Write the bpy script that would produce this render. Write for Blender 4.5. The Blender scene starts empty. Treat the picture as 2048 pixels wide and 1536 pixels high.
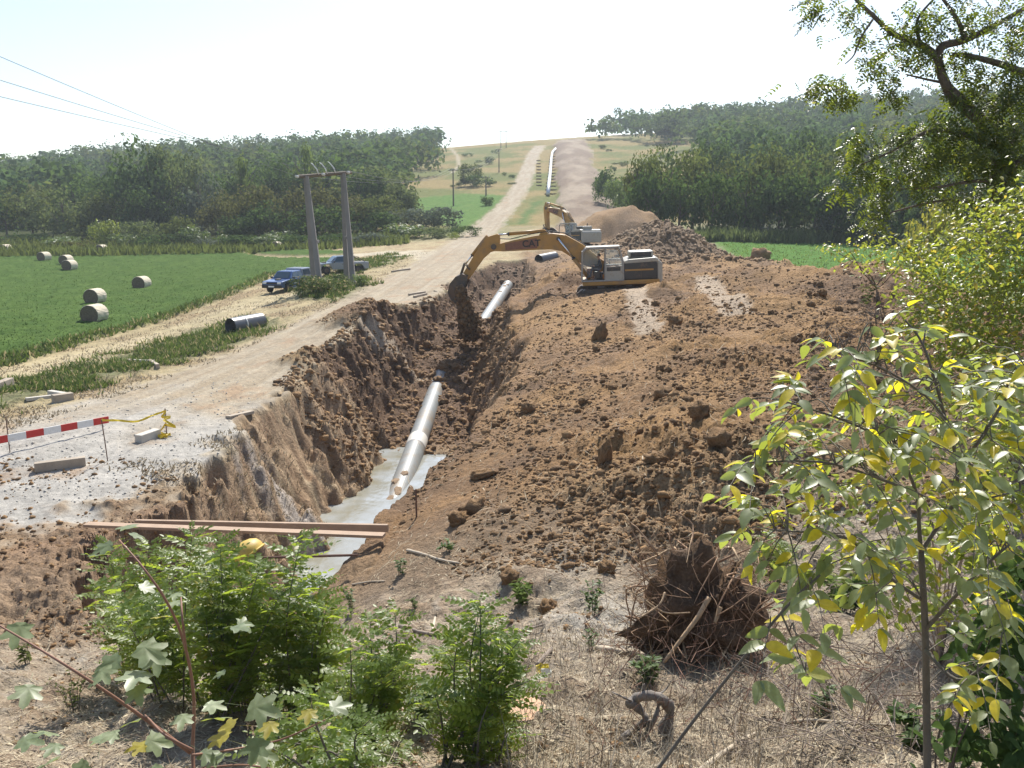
import bpy, bmesh, math, random
import numpy as np
from mathutils import Vector, Matrix, Euler

# ------------------------------------------------------------------ camera, sky, sun, exposure
scn = bpy.context.scene
COL = scn.collection
CAMZ = 7.5
PITCH = math.radians(11.25)
F = 1700.0                                     # focal length in pixels of the 2048 px wide photograph
cam_d = bpy.data.cameras.new('camera'); cam = bpy.data.objects.new('camera', cam_d); COL.objects.link(cam)
cam_d.sensor_width = 36.0; cam_d.lens = 36.0 * F / 2048.0
cam_d.clip_start = 0.1; cam_d.clip_end = 5000
cam.location = (0, 0, CAMZ); cam.rotation_euler = (math.pi / 2 - PITCH, 0, 0)
scn.camera = cam

SUN_EL, SUN_AZ = math.radians(48), math.radians(9)     # azimuth from +Y towards +X
world = bpy.data.worlds.new('World'); scn.world = world; world.use_nodes = True
wn = world.node_tree.nodes; wl = world.node_tree.links
bg = wn['Background']
sky = wn.new('ShaderNodeTexSky'); sky.sky_type = 'NISHITA'; sky.sun_disc = False
sky.sun_elevation = SUN_EL; sky.sun_rotation = SUN_AZ
sky.altitude = 200; sky.air_density = 1.0; sky.dust_density = 1.2; sky.ozone_density = 1.0
wl.new(sky.outputs[0], bg.inputs[0]); bg.inputs[1].default_value = 0.12

sun_d = bpy.data.lights.new('sun', 'SUN'); sun = bpy.data.objects.new('sun', sun_d); COL.objects.link(sun)
sun_d.energy = 4.8; sun_d.angle = math.radians(0.5); sun_d.color = (1.0, 0.95, 0.86)
to_sun = Vector((math.sin(SUN_AZ) * math.cos(SUN_EL), math.cos(SUN_AZ) * math.cos(SUN_EL), math.sin(SUN_EL)))
sun.rotation_euler = to_sun.to_track_quat('Z', 'Y').to_euler()
sun.location = (0, 0, 60)

scn.view_settings.view_transform = 'Standard'; scn.view_settings.look = 'None'
scn.view_settings.gamma = 1.0; scn.view_settings.use_curve_mapping = False
scn.view_settings.exposure = 0.7
scn.cycles.max_bounces = 6; scn.cycles.transparent_max_bounces = 8
scn.cycles.diffuse_bounces = 3; scn.cycles.volume_bounces = 0

# ------------------------------------------------------------------ noise (numpy)
def _hash(ix, iy, seed):
    h = (ix.astype(np.int64) * 374761393 + iy.astype(np.int64) * 668265263 + seed * 974634613) & 0xffffffff
    h = ((h ^ (h >> 13)) * 1274126177) & 0xffffffff
    h = ((h ^ (h >> 16)) * 2246822519) & 0xffffffff
    return (h ^ (h >> 15)) & 0xffffffff
def pnoise(x, y, seed=0):
    xi = np.floor(x); yi = np.floor(y); fx = x - xi; fy = y - yi
    u = fx * fx * fx * (fx * (fx * 6 - 15) + 10); v = fy * fy * fy * (fy * (fy * 6 - 15) + 10)
    def g(dx, dy):
        a = _hash(xi + dx, yi + dy, seed).astype(np.float64) * (2 * math.pi / 4294967296.0)
        return np.cos(a) * (fx - dx) + np.sin(a) * (fy - dy)
    a = g(0, 0); b = g(1, 0); c = g(0, 1); d = g(1, 1)
    return ((a + (b - a) * u) * (1 - v) + (c + (d - c) * u) * v) * 1.4
def fbm(x, y, o=4, seed=0, gain=.5):
    s = 0; a = 1.0
    for i in range(o):
        s = s + a * pnoise(x * 2 ** i, y * 2 ** i, seed + i * 17); a *= gain
    return s
def worley(x, y, seed=0):                       # rounded lumps, 1 at the centre of a lump, 0 in the creases
    xi = np.floor(x); yi = np.floor(y); best = np.full(np.shape(x), 9.0)
    for dx in (-1, 0, 1):
        for dy in (-1, 0, 1):
            h = _hash(xi + dx, yi + dy, seed); h2 = _hash(xi + dx, yi + dy, seed + 91)
            px = xi + dx + (h & 0xffff) / 65536.0; py = yi + dy + (h2 & 0xffff) / 65536.0
            best = np.minimum(best, (px - x) ** 2 + (py - y) ** 2)
    return np.clip(1 - best * 1.6, 0, 1)
def sstep(a, b, x):
    t = np.clip((x - a) / (b - a), 0, 1); return t * t * (3 - 2 * t)
def lerp(a, b, t): return a + (b - a) * t

# ------------------------------------------------------------------ the lie of the land, z = 0 at the hay field, metres
YS = [0, 3, 5, 9, 13, 17, 22, 27, 33, 40, 50, 60, 75, 90, 110, 130, 150, 200, 250, 300, 400, 520, 640, 900]
US = [-1.0, -.6, -.45, -.3, -.15, 0, .08, .15, .3, .45, .6, 1.0]
TB = {
 -1.0: [5.8, 4.5, 3.5, 1.8, .4, .6, 1.0, .9, .5, .2, 0, 0, 0, .2, .8, 1.5, 2.5, 5, 8, 11, 17, 24, 24, 20],
 -.6:  [5.8, 4.5, 3.5, 1.8, .5, .7, 1.2, 1.0, .7, .4, 0, 0, 0, .2, .9, 1.7, 2.8, 5.5, 9, 13, 19, 26, 26, 22],
 -.45: [5.8, 4.5, 3.5, 1.9, .5, .6, 1.2, 1.2, .9, .55, .2, 0, 0, .3, 1.0, 1.8, 3.0, 6, 10, 15, 25, 36, 36, 30],
 -.3:  [5.8, 4.5, 3.6, 1.9, .3, .2, 1.2, 1.2, 1.2, 1.2, 1.25, 1.35, 1.4, 1.3, 1.6, 2.1, 3.3, 6.5, 11.5, 17, 28, 40, 40, 34],
 -.15: [5.8, 4.6, 3.8, 2.4, 1.2, .8, 1.2, 1.4, 1.7, 2.1, 2.2, 2.2, 2.5, 2.8, 3.0, 3.3, 4.2, 8.5, 13.5, 19, 31, 44, 45, 40],
 0:    [5.8, 4.7, 3.9, 2.6, 1.5, 1.0, 1.0, 1.2, 1.5, 1.9, 2.3, 2.7, 3.4, 4.0, 4.2, 4.4, 5.3, 9.8, 15.3, 21.6, 35.7, 51, 53, 48],
 .08:  [5.8, 4.7, 3.9, 2.6, 1.5, 1.1, 1.0, 1.1, 1.3, 1.7, 2.1, 2.4, 3.1, 3.8, 4.2, 4.6, 5.6, 10.2, 16, 22.3, 37, 54, 56, 50],
 .15:  [5.8, 4.7, 3.9, 2.6, 1.6, 1.2, 1.1, 1.1, 1.2, 1.6, 2.0, 2.3, 2.8, 3.4, 4.2, 5.0, 6.0, 11, 17, 23, 38, 56, 58, 52],
 .3:   [5.8, 4.7, 3.9, 2.6, 1.9, 1.7, 1.6, 1.6, 1.7, 1.9, 2.1, 2.3, 2.6, 2.9, 3.5, 4.2, 5.5, 11, 18, 25, 41, 61, 64, 60],
 .45:  [5.8, 4.7, 3.9, 2.7, 2.2, 2.0, 1.9, 1.9, 2.0, 2.1, 2.2, 2.3, 2.6, 2.9, 3.5, 4.2, 5.5, 12, 20, 28, 45, 67, 70, 64],
 .6:   [5.8, 4.8, 4.0, 3.0, 2.6, 2.4, 2.2, 2.2, 2.2, 2.2, 2.3, 2.4, 2.7, 3.0, 3.6, 4.4, 6, 13, 21, 30, 48, 70, 73, 66],
 1.0:  [5.8, 4.8, 4.2, 3.4, 3.0, 2.8, 2.6, 2.5, 2.5, 2.4, 2.4, 2.5, 2.8, 3.2, 4, 5, 7, 14, 22, 31, 50, 72, 75, 68]}
_ly = np.linspace(math.log(1.5), math.log(900), 260); _lu = np.linspace(-1.05, 1.05, 200)
_g = np.array([np.interp(np.exp(_ly), YS, TB[u]) for u in US])
_G = np.array([np.interp(_lu, US, _g[:, j]) for j in range(len(_ly))])       # [y, u]
def _blur(a, n, ax):
    k = np.hanning(n * 2 + 3)[1:-1]; k /= k.sum()
    p = [(0, 0), (0, 0)]; p[ax] = (n, n); b = np.pad(a, p, mode='edge')
    return sum(k[i] * np.take(b, np.arange(i, i + a.shape[ax]), axis=ax) for i in range(2 * n + 1))
_G = _blur(_blur(_G, 5, 0), 7, 1)
def base(x, y):
    yy = np.clip(y, 1.6, 890); u = np.clip(x / yy, -1.04, 1.04)
    a = (np.log(yy) - _ly[0]) / (_ly[1] - _ly[0]); b = (u - _lu[0]) / (_lu[1] - _lu[0])
    i = np.clip(a.astype(int), 0, 258); j = np.clip(b.astype(int), 0, 198); a = a - i; b = b - j
    return (_G[i, j] * (1 - a) + _G[i + 1, j] * a) * (1 - b) + (_G[i, j + 1] * (1 - a) + _G[i + 1, j + 1] * a) * b

def ray(px, py):
    a = (px - 1024) / F; b = (768 - py) / F
    return Vector((a, math.cos(PITCH) + math.sin(PITCH) * b, -math.sin(PITCH) + math.cos(PITCH) * b))
def at(px, py, d):                              # the point seen at a place of the photograph, d metres ahead
    r = ray(px, py); s = d / r.y
    return Vector((r.x * s, d, CAMZ + r.z * s))

# trench: centre bottom, walls, floor
TY = [12, 14.5, 17.5, 19, 22, 30, 36, 40, 47, 53, 56, 60, 72, 76, 82, 130]
TXL = np.array([-7.2, -7.4, -8.0, -6.6, -5.9, -5.8, -5.7, -5.7, -5.5, -4.3, -3.4, -2.9, -1.9, -1.2, -1.2, -.5])
TXR = np.array([-4.4, -3.9, -3.55, -3.35, -3.0, -2.3, -1.85, -2.2, -2.0, -1.2, -.9, -.6, .5, .9, 1.0, 1.8])
TZB = np.array([-2.9, -2.9, -2.9, -2.9, -2.9, -2.9, -2.65, -1.9, -.7, .95, .1, .0, 1.0, 2.6, 3.0, 4.6])
XR = ([10, 14, 17, 20, 25, 32, 40, 50, 60, 72, 90, 130, 200, 420, 900],
      [-3.0, -2.7, -2.5, -2.3, -1.7, -.6, .2, .8, 1.6, 2.6, 3.0, 6, 10.5, 20, 45])
PROF = ([-4, -1.5, 0, 1.2, 3, 6, 9, 14, 19, 23, 27], [0, 0, .15, .7, 1.35, 2.0, 2.15, 2.0, 1.7, .8, 0])
MOUNDS = [  # x, y, radius, height, steepness
 (13.5, 75, 5.4, 3.1, 2.2), (17.5, 62, 5.0, 1.9, 1.6), (13.0, 43.5, 2.4, 1.0, 1.5), (17.3, 40, 3.6, 1.3, 1.5),
 (13.6, 104, 6.0, 3.9, 2.2), (-6.9, 46.5, 2.9, 1.1, 1.4), (-8.2, 36, 1.6, .55, 1.4), 
 (9.5, 33, 3.0, .6, 1.5), (12, 24, 3.0, .5, 1.5), (10.2, 68, 3.5, .9, 1.5)]
def spoil_h(x, y):
    s = x - np.interp(y, *XR)
    wide = np.interp(y, [10, 38, 52, 62, 80, 110, 130, 200, 420, 900], [1, 1.02, 1.4, 1.75, 1.8, 1.9, 1.9, 2.0, 1.5, 1.5])
    h = np.interp(s * wide, *PROF) * np.interp(y, [11.5, 15.5, 24, 50, 62, 80, 105, 140, 420, 480], [0, .75, 1, 1, .75, .18, .22, .6, .9, 0.0])
    for mx, my, r, hh, p in MOUNDS:
        d = np.sqrt((x - mx) ** 2 + (y - my) ** 2) / r
        h = h + hh * np.clip(1 - d ** p * .5, 0, 1) ** 1.6
    return h
def trench_z(x, y):
    xl = np.interp(y, TY, TXL); xr = np.interp(y, TY, TXR); zb = np.interp(y, TY, TZB)
    xa = np.asarray(x); ya = np.asarray(y)
    wob = fbm(ya * .28, xa * .12, 2, 5) * .55 + fbm(ya * .8 + xa * .25, xa * .9, 3, 6) * .32
    wob2 = fbm(ya * 1.5 + xa * .5, xa * 1.7 + 7, 2, 8) * .2 + .12 * np.sin(xa * 2.6 + fbm(ya * .5, xa, 2, 9) * 4)
    kl = np.interp(y, [16, 18, 20, 24, 50, 60, 75], [5, 5, 2.2, 1.55, 1.5, 1.3, 1.2]); kr = np.interp(y, [17, 21, 26, 36, 50, 75], [5.0, 3.0, 2.0, 1.9, 1.3, 1.2])
    t = zb + np.maximum(0, xl - wob - wob2 - x) * kl + np.maximum(0, x - xr - wob * .5 - wob2) * kr
    t = t + np.maximum(0, 15.3 + .35 * (np.asarray(x) + 5) - y) * 3.2 + np.maximum(0, y - 78) * 1.0
    return t
def land(x, y):                                 # natural land and spoil, with the bench the excavator stands on
    z = base(x, y) + spoil_h(x, y); k = sstep(5.2, 3.0, np.hypot((x - 5.2) * .85, y - 47.6)) * sstep(1.2, 2.6, x)
    return z + (3.0 - z) * k
def H0(x, y):
    x = np.asarray(x, float); y = np.asarray(y, float)
    return np.minimum(land(x, y), trench_z(x, y))
def h0(x, y): return float(H0(np.array([x]), np.array([y]))[0])
def ground(px, py, f=None):                     # where the line of sight through a place of the photograph meets the land
    r = ray(px, py)
    ds = np.exp(np.linspace(math.log(2.0), math.log(860), 2600)); s = ds / r.y
    zz = CAMZ + r.z * s; hh = (f or H0)(r.x * s, ds)
    k = np.argmax(zz < hh)
    if not (zz < hh).any(): k = len(ds) - 1
    return Vector((r.x * s[k], ds[k], hh[k]))

# ------------------------------------------------------------------ zones of the ground
def gp(*pts): return np.array([ground(*p, f=base)[:2] for p in pts])
def seg_dist(x, y, P, closed=False):
    best = np.full(x.shape, 1e9); n = len(P)
    for i in range(n if closed else n - 1):
        a = P[i]; b = P[(i + 1) % n]; d = b - a; L = max((d ** 2).sum(), 1e-9)
        t = np.clip(((x - a[0]) * d[0] + (y - a[1]) * d[1]) / L, 0, 1)
        best = np.minimum(best, np.hypot(x - a[0] - t * d[0], y - a[1] - t * d[1]))
    return best
def inside(x, y, P):
    c = np.zeros(x.shape, bool); n = len(P)
    for i in range(n):
        a = P[i]; b = P[(i + 1) % n]
        if a[1] == b[1]: continue
        k = ((a[1] > y) != (b[1] > y)) & (x < (b[0] - a[0]) * (y - a[1]) / (b[1] - a[1]) + a[0]); c ^= k
    return c
def poly(x, y, P):                              # signed distance, positive inside
    d = seg_dist(x, y, P, True); return np.where(inside(x, y, P), d, -d)
ROAD = gp((-500, 1010), (-200, 950), (60, 905), (230, 860), (380, 800), (520, 735), (640, 672), (750, 612), (835, 560), (900, 515), (948, 474), (985, 442), (1018, 407), (1042, 372), (1056, 337), (1067, 308), (1080, 292))
BRANCH = gp((905, 512), (860, 508), (800, 506), (740, 508), (690, 514))
STRAWTRACK = gp((-250, 830), (-60, 775), (90, 735), (220, 700), (340, 668), (440, 632), (520, 600), (600, 590), (720, 590), (800, 575))
CROP = gp((-900, 800), (-250, 775), (0, 735), (200, 676), (330, 640), (430, 603), (500, 575), (545, 552), (640, 545), (715, 528), (700, 516), (600, 520), (520, 516), (480, 505), (350, 500), (200, 503), (0, 503), (-400, 506), (-900, 512))
CROPB = gp((505, 505), (600, 502), (690, 505), (700, 510), (600, 514), (520, 511))
WEEDS = gp((-300, 900), (0, 818), (70, 795), (160, 775), (270, 745), (390, 715), (470, 690), (545, 660), (555, 640), (480, 640), (400, 660), (300, 695), (170, 735), (60, 760), (-300, 850))
VERGE = gp((700, 548), (760, 535), (805, 516), (790, 508), (740, 518), (690, 530), (660, 560), (600, 575), (590, 600), (700, 600), (720, 575))
FARFIELD = gp((825, 397), (930, 387), (1018, 391), (1000, 412), (950, 447), (920, 456), (880, 445), (815, 415))
VSTRIP = gp((1030, 450), (1063, 405), (1085, 400), (1062, 432), (1050, 450))
RFIELD = np.array([(17, 60), (24, 58), (90, 70), (90, 118), (40, 117), (27, 116), (24, 95)], float)
RFIELD2 = gp((1192, 389), (1262, 384), (1255, 412), (1196, 417))
NARROW = gp((905, 345), (918, 330), (915, 312), (900, 296))     # footpath beside the left wood on the hill
# ------------------------------------------------------------------ materials
def new_mat(name):
    m = bpy.data.materials.new(name); m.use_nodes = True
    nt = m.node_tree; return m, nt, nt.nodes['Principled BSDF']
def N(nt, t, **kw):
    n = nt.nodes.new(t)
    for k, v in kw.items():
        if k.startswith('i_'): n.inputs[k[2:].replace('_', ' ')].default_value = v
        else: setattr(n, k, v)
    return n
def rgba(c): return (c[0], c[1], c[2], 1.0)
def mat(name, col, rough=.6, metal=0.0, vary=.15, scale=6.0, bump=0.0, bscale=40.0, spec=.5, dirt=None, dirt_amt=.5, coat=0.0):
    m, nt, p = new_mat(name); L = nt.links
    tc = N(nt, 'ShaderNodeTexCoord')
    no = N(nt, 'ShaderNodeTexNoise', i_Scale=scale, i_Detail=6.0, i_Roughness=.62); L.new(tc.outputs['Object'], no.inputs['Vector'])
    rp = N(nt, 'ShaderNodeMapRange', i_From_Min=.25, i_From_Max=.75, i_To_Min=1 - vary, i_To_Max=1 + vary); L.new(no.outputs[0], rp.inputs[0])
    mx = N(nt, 'ShaderNodeMix', data_type='RGBA', blend_type='MULTIPLY'); mx.inputs[0].default_value = 1.0
    mx.inputs[6].default_value = rgba(col); L.new(rp.outputs[0], mx.inputs[7]); out = mx.outputs[2]
    if dirt:
        n2 = N(nt, 'ShaderNodeTexNoise', i_Scale=scale * .45, i_Detail=8.0, i_Roughness=.7); L.new(tc.outputs['Object'], n2.inputs['Vector'])
        r2 = N(nt, 'ShaderNodeMapRange', i_From_Min=.62 - .3 * dirt_amt, i_From_Max=.78 - .2 * dirt_amt); L.new(n2.outputs[0], r2.inputs[0])
        m2 = N(nt, 'ShaderNodeMix', data_type='RGBA'); L.new(r2.outputs[0], m2.inputs[0]); L.new(out, m2.inputs[6]); m2.inputs[7].default_value = rgba(dirt); out = m2.outputs[2]
    L.new(out, p.inputs['Base Color']); p.inputs['Roughness'].default_value = rough; p.inputs['Metallic'].default_value = metal
    p.inputs['Specular IOR Level'].default_value = spec
    if coat: p.inputs['Coat Weight'].default_value = coat; p.inputs['Coat Roughness'].default_value = .1
    if bump:
        nb = N(nt, 'ShaderNodeTexNoise', i_Scale=bscale, i_Detail=5.0); L.new(tc.outputs['Object'], nb.inputs['Vector'])
        b = N(nt, 'ShaderNodeBump', i_Strength=bump, i_Distance=.02); L.new(nb.outputs[0], b.inputs['Height']); L.new(b.outputs[0], p.inputs['Normal'])
    return m
def earth_mat(name, bump=.6, fine=26.0, spec=.25):
    m, nt, p = new_mat(name); L = nt.links
    tc = N(nt, 'ShaderNodeTexCoord'); at_ = N(nt, 'ShaderNodeAttribute', attribute_name='Col')
    out = at_.outputs['Color']
    for sc, lo, hi in ((.9, .84, 1.16), (7.0, .78, 1.22), (fine, .7, 1.3)):
        no = N(nt, 'ShaderNodeTexNoise', i_Scale=sc, i_Detail=5.0, i_Roughness=.6); L.new(tc.outputs['Object'], no.inputs['Vector'])
        rp = N(nt, 'ShaderNodeMapRange', i_From_Min=.3, i_From_Max=.7, i_To_Min=lo, i_To_Max=hi); L.new(no.outputs[0], rp.inputs[0])
        mx = N(nt, 'ShaderNodeMix', data_type='RGBA', blend_type='MULTIPLY'); mx.inputs[0].default_value = 1.0
        L.new(out, mx.inputs[6]); L.new(rp.outputs[0], mx.inputs[7]); out = mx.outputs[2]
    L.new(out, p.inputs['Base Color']); p.inputs['Roughness'].default_value = .9; p.inputs['Specular IOR Level'].default_value = spec
    n1 = N(nt, 'ShaderNodeTexNoise', i_Scale=5.0, i_Detail=9.0, i_Roughness=.68); L.new(tc.outputs['Object'], n1.inputs['Vector'])
    b = N(nt, 'ShaderNodeBump', i_Strength=bump, i_Distance=.16); L.new(n1.outputs[0], b.inputs['Height']); L.new(b.outputs[0], p.inputs['Normal'])
    return m
def leaf_mat(name, dark, light, trans, tw=.4, rough=.42, spec=.5, yellow=None, yfrac=.0):
    m, nt, p = new_mat(name); L = nt.links
    g = N(nt, 'ShaderNodeNewGeometry'); oi = N(nt, 'ShaderNodeObjectInfo')
    ad = N(nt, 'ShaderNodeMath', operation='ADD'); L.new(g.outputs['Random Per Island'], ad.inputs[0]); L.new(oi.outputs['Random'], ad.inputs[1])
    fr = N(nt, 'ShaderNodeMath', operation='FRACT'); L.new(ad.outputs[0], fr.inputs[0])
    def ramp(a, b, y):
        r = N(nt, 'ShaderNodeValToRGB'); L.new(fr.outputs[0], r.inputs[0]); e = r.color_ramp.elements
        e[0].color = rgba(a); e[1].color = rgba(b); e[1].position = 1 - yfrac - .02 if y else 1.0
        if y: k = e.new(1 - yfrac); k.color = rgba(y)
        return r.outputs[0]
    ps = N(nt, 'ShaderNodeTexNoise', i_Scale=55.0, i_Detail=3.0); L.new(g.outputs['Position'], ps.inputs['Vector'])
    pr = N(nt, 'ShaderNodeMapRange', i_From_Min=.3, i_From_Max=.7, i_To_Min=.72, i_To_Max=1.25); L.new(ps.outputs[0], pr.inputs[0])
    mm = N(nt, 'ShaderNodeMix', data_type='RGBA', blend_type='MULTIPLY'); mm.inputs[0].default_value = 1.0; L.new(ramp(dark, light, yellow), mm.inputs[6]); L.new(pr.outputs[0], mm.inputs[7]); L.new(mm.outputs[2], p.inputs['Base Color'])
    p.inputs['Roughness'].default_value = rough; p.inputs['Specular IOR Level'].default_value = spec
    t = N(nt, 'ShaderNodeBsdfTranslucent')
    L.new(ramp(tuple(c * .75 for c in trans), trans, tuple(min(1, c * 2.2) for c in yellow) if yellow else None), t.inputs[0])
    ms = N(nt, 'ShaderNodeMixShader'); ms.inputs[0].default_value = tw
    L.new(p.outputs[0], ms.inputs[1]); L.new(t.outputs[0], ms.inputs[2]); L.new(ms.outputs[0], nt.nodes['Material Output'].inputs[0])
    return m
EARTH = earth_mat('soil_earth', 1.0); DUST = earth_mat('dusty_gravel', .35, 40.0); GREENLAND = earth_mat('grassy_land', .6, 18.0, .03)

# ------------------------------------------------------------------ objects
def tag(o, label=None, cat=None, group=None, kind=None):
    for k, v in (('label', label), ('category', cat), ('group', group), ('kind', kind)):
        if v: o[k] = v
    return o
def link(name, me, m=None, parent=None, smooth=False):
    if m is not None:
        for q in (m if isinstance(m, (list, tuple)) else [m]): me.materials.append(q)
    o = bpy.data.objects.new(name, me); COL.objects.link(o)
    if parent is not None: o.parent = parent
    if smooth: me.polygons.foreach_set('use_smooth', np.ones(len(me.polygons), bool))
    return o
def empty(name, loc, label=None, cat=None, group=None, rot=None):
    o = bpy.data.objects.new(name, None); COL.objects.link(o); o.location = loc; o.empty_display_size = .2
    if rot is not None: o.rotation_euler = rot
    return tag(o, label, cat, group)
def np_mesh(name, v, f, cols=None):             # f: (M, 3) or (M, 4)
    v = np.asarray(v, np.float32); f = np.asarray(f, np.int32); k = f.shape[1]
    me = bpy.data.meshes.new(name)
    me.vertices.add(len(v)); me.vertices.foreach_set('co', v.ravel())
    me.loops.add(f.size); me.loops.foreach_set('vertex_index', f.ravel())
    me.polygons.add(len(f)); me.polygons.foreach_set('loop_start', np.arange(0, f.size, k, dtype=np.int32))
    if cols is not None:
        a = me.attributes.new('Col', 'FLOAT_COLOR', 'POINT')
        c = np.ones((len(v), 4), np.float32); c[:, :3] = cols; a.data.foreach_set('color', c.ravel())
    me.update(calc_edges=True); return me
class MB:                                       # a mesh collected from simple shapes
    def __init__(s): s.v = []; s.f = []; s.mi = []
    def add(s, vs, fs, mi=0):
        o = len(s.v); s.v += [tuple(q) for q in vs]; s.f += [tuple(i + o for i in q) for q in fs]; s.mi += [mi] * len(fs); return s
    def box(s, c, d, rot=None, mi=0, bev=0.0):
        x, y, z = (q / 2 for q in d)
        if bev:
            bm = bmesh.new(); bmesh.ops.create_cube(bm, size=1.0)
            for q in bm.verts: q.co = Vector((q.co.x * d[0], q.co.y * d[1], q.co.z * d[2]))
            bmesh.ops.bevel(bm, geom=bm.edges[:], offset=bev, segments=2, affect='EDGES', profile=.6)
            bm.verts.index_update(); vs = [q.co.copy() for q in bm.verts]; fs = [[q.index for q in f.verts] for f in bm.faces]; bm.free()
        else:
            vs = [Vector((a * x, b * y, e * z)) for a in (-1, 1) for b in (-1, 1) for e in (-1, 1)]
            fs = [(0, 1, 3, 2), (4, 6, 7, 5), (0, 4, 5, 1), (2, 3, 7, 6), (0, 2, 6, 4), (1, 5, 7, 3)]
        R = (Euler(rot).to_matrix() if rot is not None and not isinstance(rot, Matrix) else rot) or Matrix.Identity(3)
        return s.add([R @ q + Vector(c) for q in vs], fs, mi)
    def tube(s, pts, r, n=8, mi=0, cap=True):
        pts = [Vector(p) for p in pts]; k = len(pts); r = r if isinstance(r, (list, tuple)) else [r] * k
        vs = []; fs = []; up = None
        for i, p in enumerate(pts):
            t = (pts[min(i + 1, k - 1)] - pts[max(i - 1, 0)]).normalized()
            if up is None: up = t.orthogonal()
            up = (up - t * up.dot(t)); up = up.normalized() if up.length > 1e-6 else t.orthogonal().normalized(); w = t.cross(up)
            vs += [p + (up * math.cos(a) + w * math.sin(a)) * r[i] for a in (2 * math.pi * j / n for j in range(n))]
        for i in range(k - 1):
            fs += [(i * n + j, i * n + (j + 1) % n, (i + 1) * n + (j + 1) % n, (i + 1) * n + j) for j in range(n)]
        if cap: fs += [tuple(range(n))[::-1], tuple(range((k - 1) * n, k * n))]
        return s.add(vs, fs, mi)
    def prism(s, prof, y0, y1, mi=0):           # profile in (x, z), pushed along y
        n = len(prof); vs = [(p[0], y0, p[1]) for p in prof] + [(p[0], y1, p[1]) for p in prof]
        fs = [tuple(range(n)), tuple(range(2 * n - 1, n - 1, -1))] + [(i, i + n, (i + 1) % n + n, (i + 1) % n) for i in range(n)]
        return s.add(vs, fs, mi)
    def mesh(s, name, bevel=0.0, seg=2):
        me = bpy.data.meshes.new(name); me.from_pydata(s.v, [], s.f)
        me.polygons.foreach_set('material_index', s.mi); me.update()
        bm = bmesh.new(); bm.from_mesh(me); bmesh.ops.recalc_face_normals(bm, faces=bm.faces)
        if bevel:
            es = [e for e in bm.edges if len(e.link_faces) == 2 and e.calc_face_angle(0) > .5]
            bmesh.ops.bevel(bm, geom=es, offset=bevel, segments=seg, affect='EDGES', profile=.6, clamp_overlap=True)
        bm.to_mesh(me); bm.free(); return me
    def obj(s, name, m, parent=None, bevel=0.0, smooth=False):
        return link(name, s.mesh(name, bevel), m, parent, smooth)
RNG = np.random.default_rng(7)
def seeded(k): return np.random.default_rng(k)

# ------------------------------------------------------------------ terrain sheet: rows get wider apart with distance
rows = np.concatenate([np.exp(np.linspace(math.log(1.6), math.log(9), 130, endpoint=False)), np.exp(np.linspace(math.log(9), math.log(60), 430, endpoint=False)),
                       np.exp(np.linspace(math.log(60), math.log(130), 120, endpoint=False)), np.exp(np.linspace(math.log(130), math.log(880), 150))])
cu = np.concatenate([np.linspace(-1.02, -.66, 30, endpoint=False), np.linspace(-.66, .66, 560), np.linspace(.66, 1.02, 31)[1:]])
U, D = np.meshgrid(cu, rows); X = U * D; Y = D
s_edge = X - np.interp(Y, *XR)
Zb = base(X, Y); Zs = spoil_h(X, Y); Zt = trench_z(X, Y)
n1 = fbm(X * .35, Y * .35, 4, 21); n2 = fbm(X * 1.3, Y * 1.3, 3, 33); n3 = fbm(X * 4, Y * 4, 2, 44)
far_n = fbm(X * .03, Y * .03, 4, 55)
in_trench = np.clip((Zb + Zs - Zt) / .4, 0, 1)
spoil_m = np.clip(Zs / .35 + n2 * .5 - .2 + np.where(Y > 120, fbm(X * .15, Y * .05, 3, 58) * 2.2, 0), 0, 1) * (Zs > .02)
road_d = seg_dist(X, Y, ROAD); roadw = np.interp(Y, [10, 16, 24, 40, 90, 200, 500], [6.5, 6.0, 4.6, 3.8, 3.2, 2.5, 2.8])
road_m = sstep(.8, -.8, road_d - roadw + n2 * .9) * (1 - in_trench) * (1 - spoil_m)
branch_m = sstep(1.2, -1.2, seg_dist(X, Y, BRANCH) - 3.0 + n1 * 1.5)
track_m = sstep(.9, -.9, seg_dist(X, Y, STRAWTRACK) - 1.9 + n2 * .9)
crop_s = poly(X, Y, CROP); crop_m = np.maximum(sstep(-.5, .5, crop_s + n2 * .5), sstep(-.5, .5, poly(X, Y, CROPB) + n2 * .4))
weed_m = sstep(-.7, .7, poly(X, Y, WEEDS) + n2 * 1.2); verge_m = sstep(-.8, .8, poly(X, Y, VERGE) + n2 * 1.6)
far_m = sstep(-1.5, 1.5, poly(X, Y, FARFIELD) + n1); vs_m = sstep(-1, 1, poly(X, Y, VSTRIP) + n1)
rf_m = np.maximum(sstep(-1, 1, poly(X, Y, RFIELD) + n1), sstep(-1, 1, poly(X, Y, RFIELD2) + n1)) * (1 - np.clip(Zs / .3, 0, 1))
left_soil = sstep(24, 18, Y + n1 * 2) * sstep(11.5, 13.5, Y + n1) * sstep(-4.5, -7, X) * (1 - road_m)
near_m = sstep(13.9, 12.0, Y + n1 * 1.2) * (1 - left_soil) * (1 - in_trench)
rightbank = sstep(-2.5, -1.2, s_edge) * sstep(26, 22, X) * sstep(95, 80, Y) * sstep(10, 12, Y)
spoil_m = np.maximum(spoil_m, rightbank)
soilish = np.clip(np.maximum(np.maximum(spoil_m, in_trench), left_soil) * (1 - near_m * .8), 0, 1)

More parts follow.
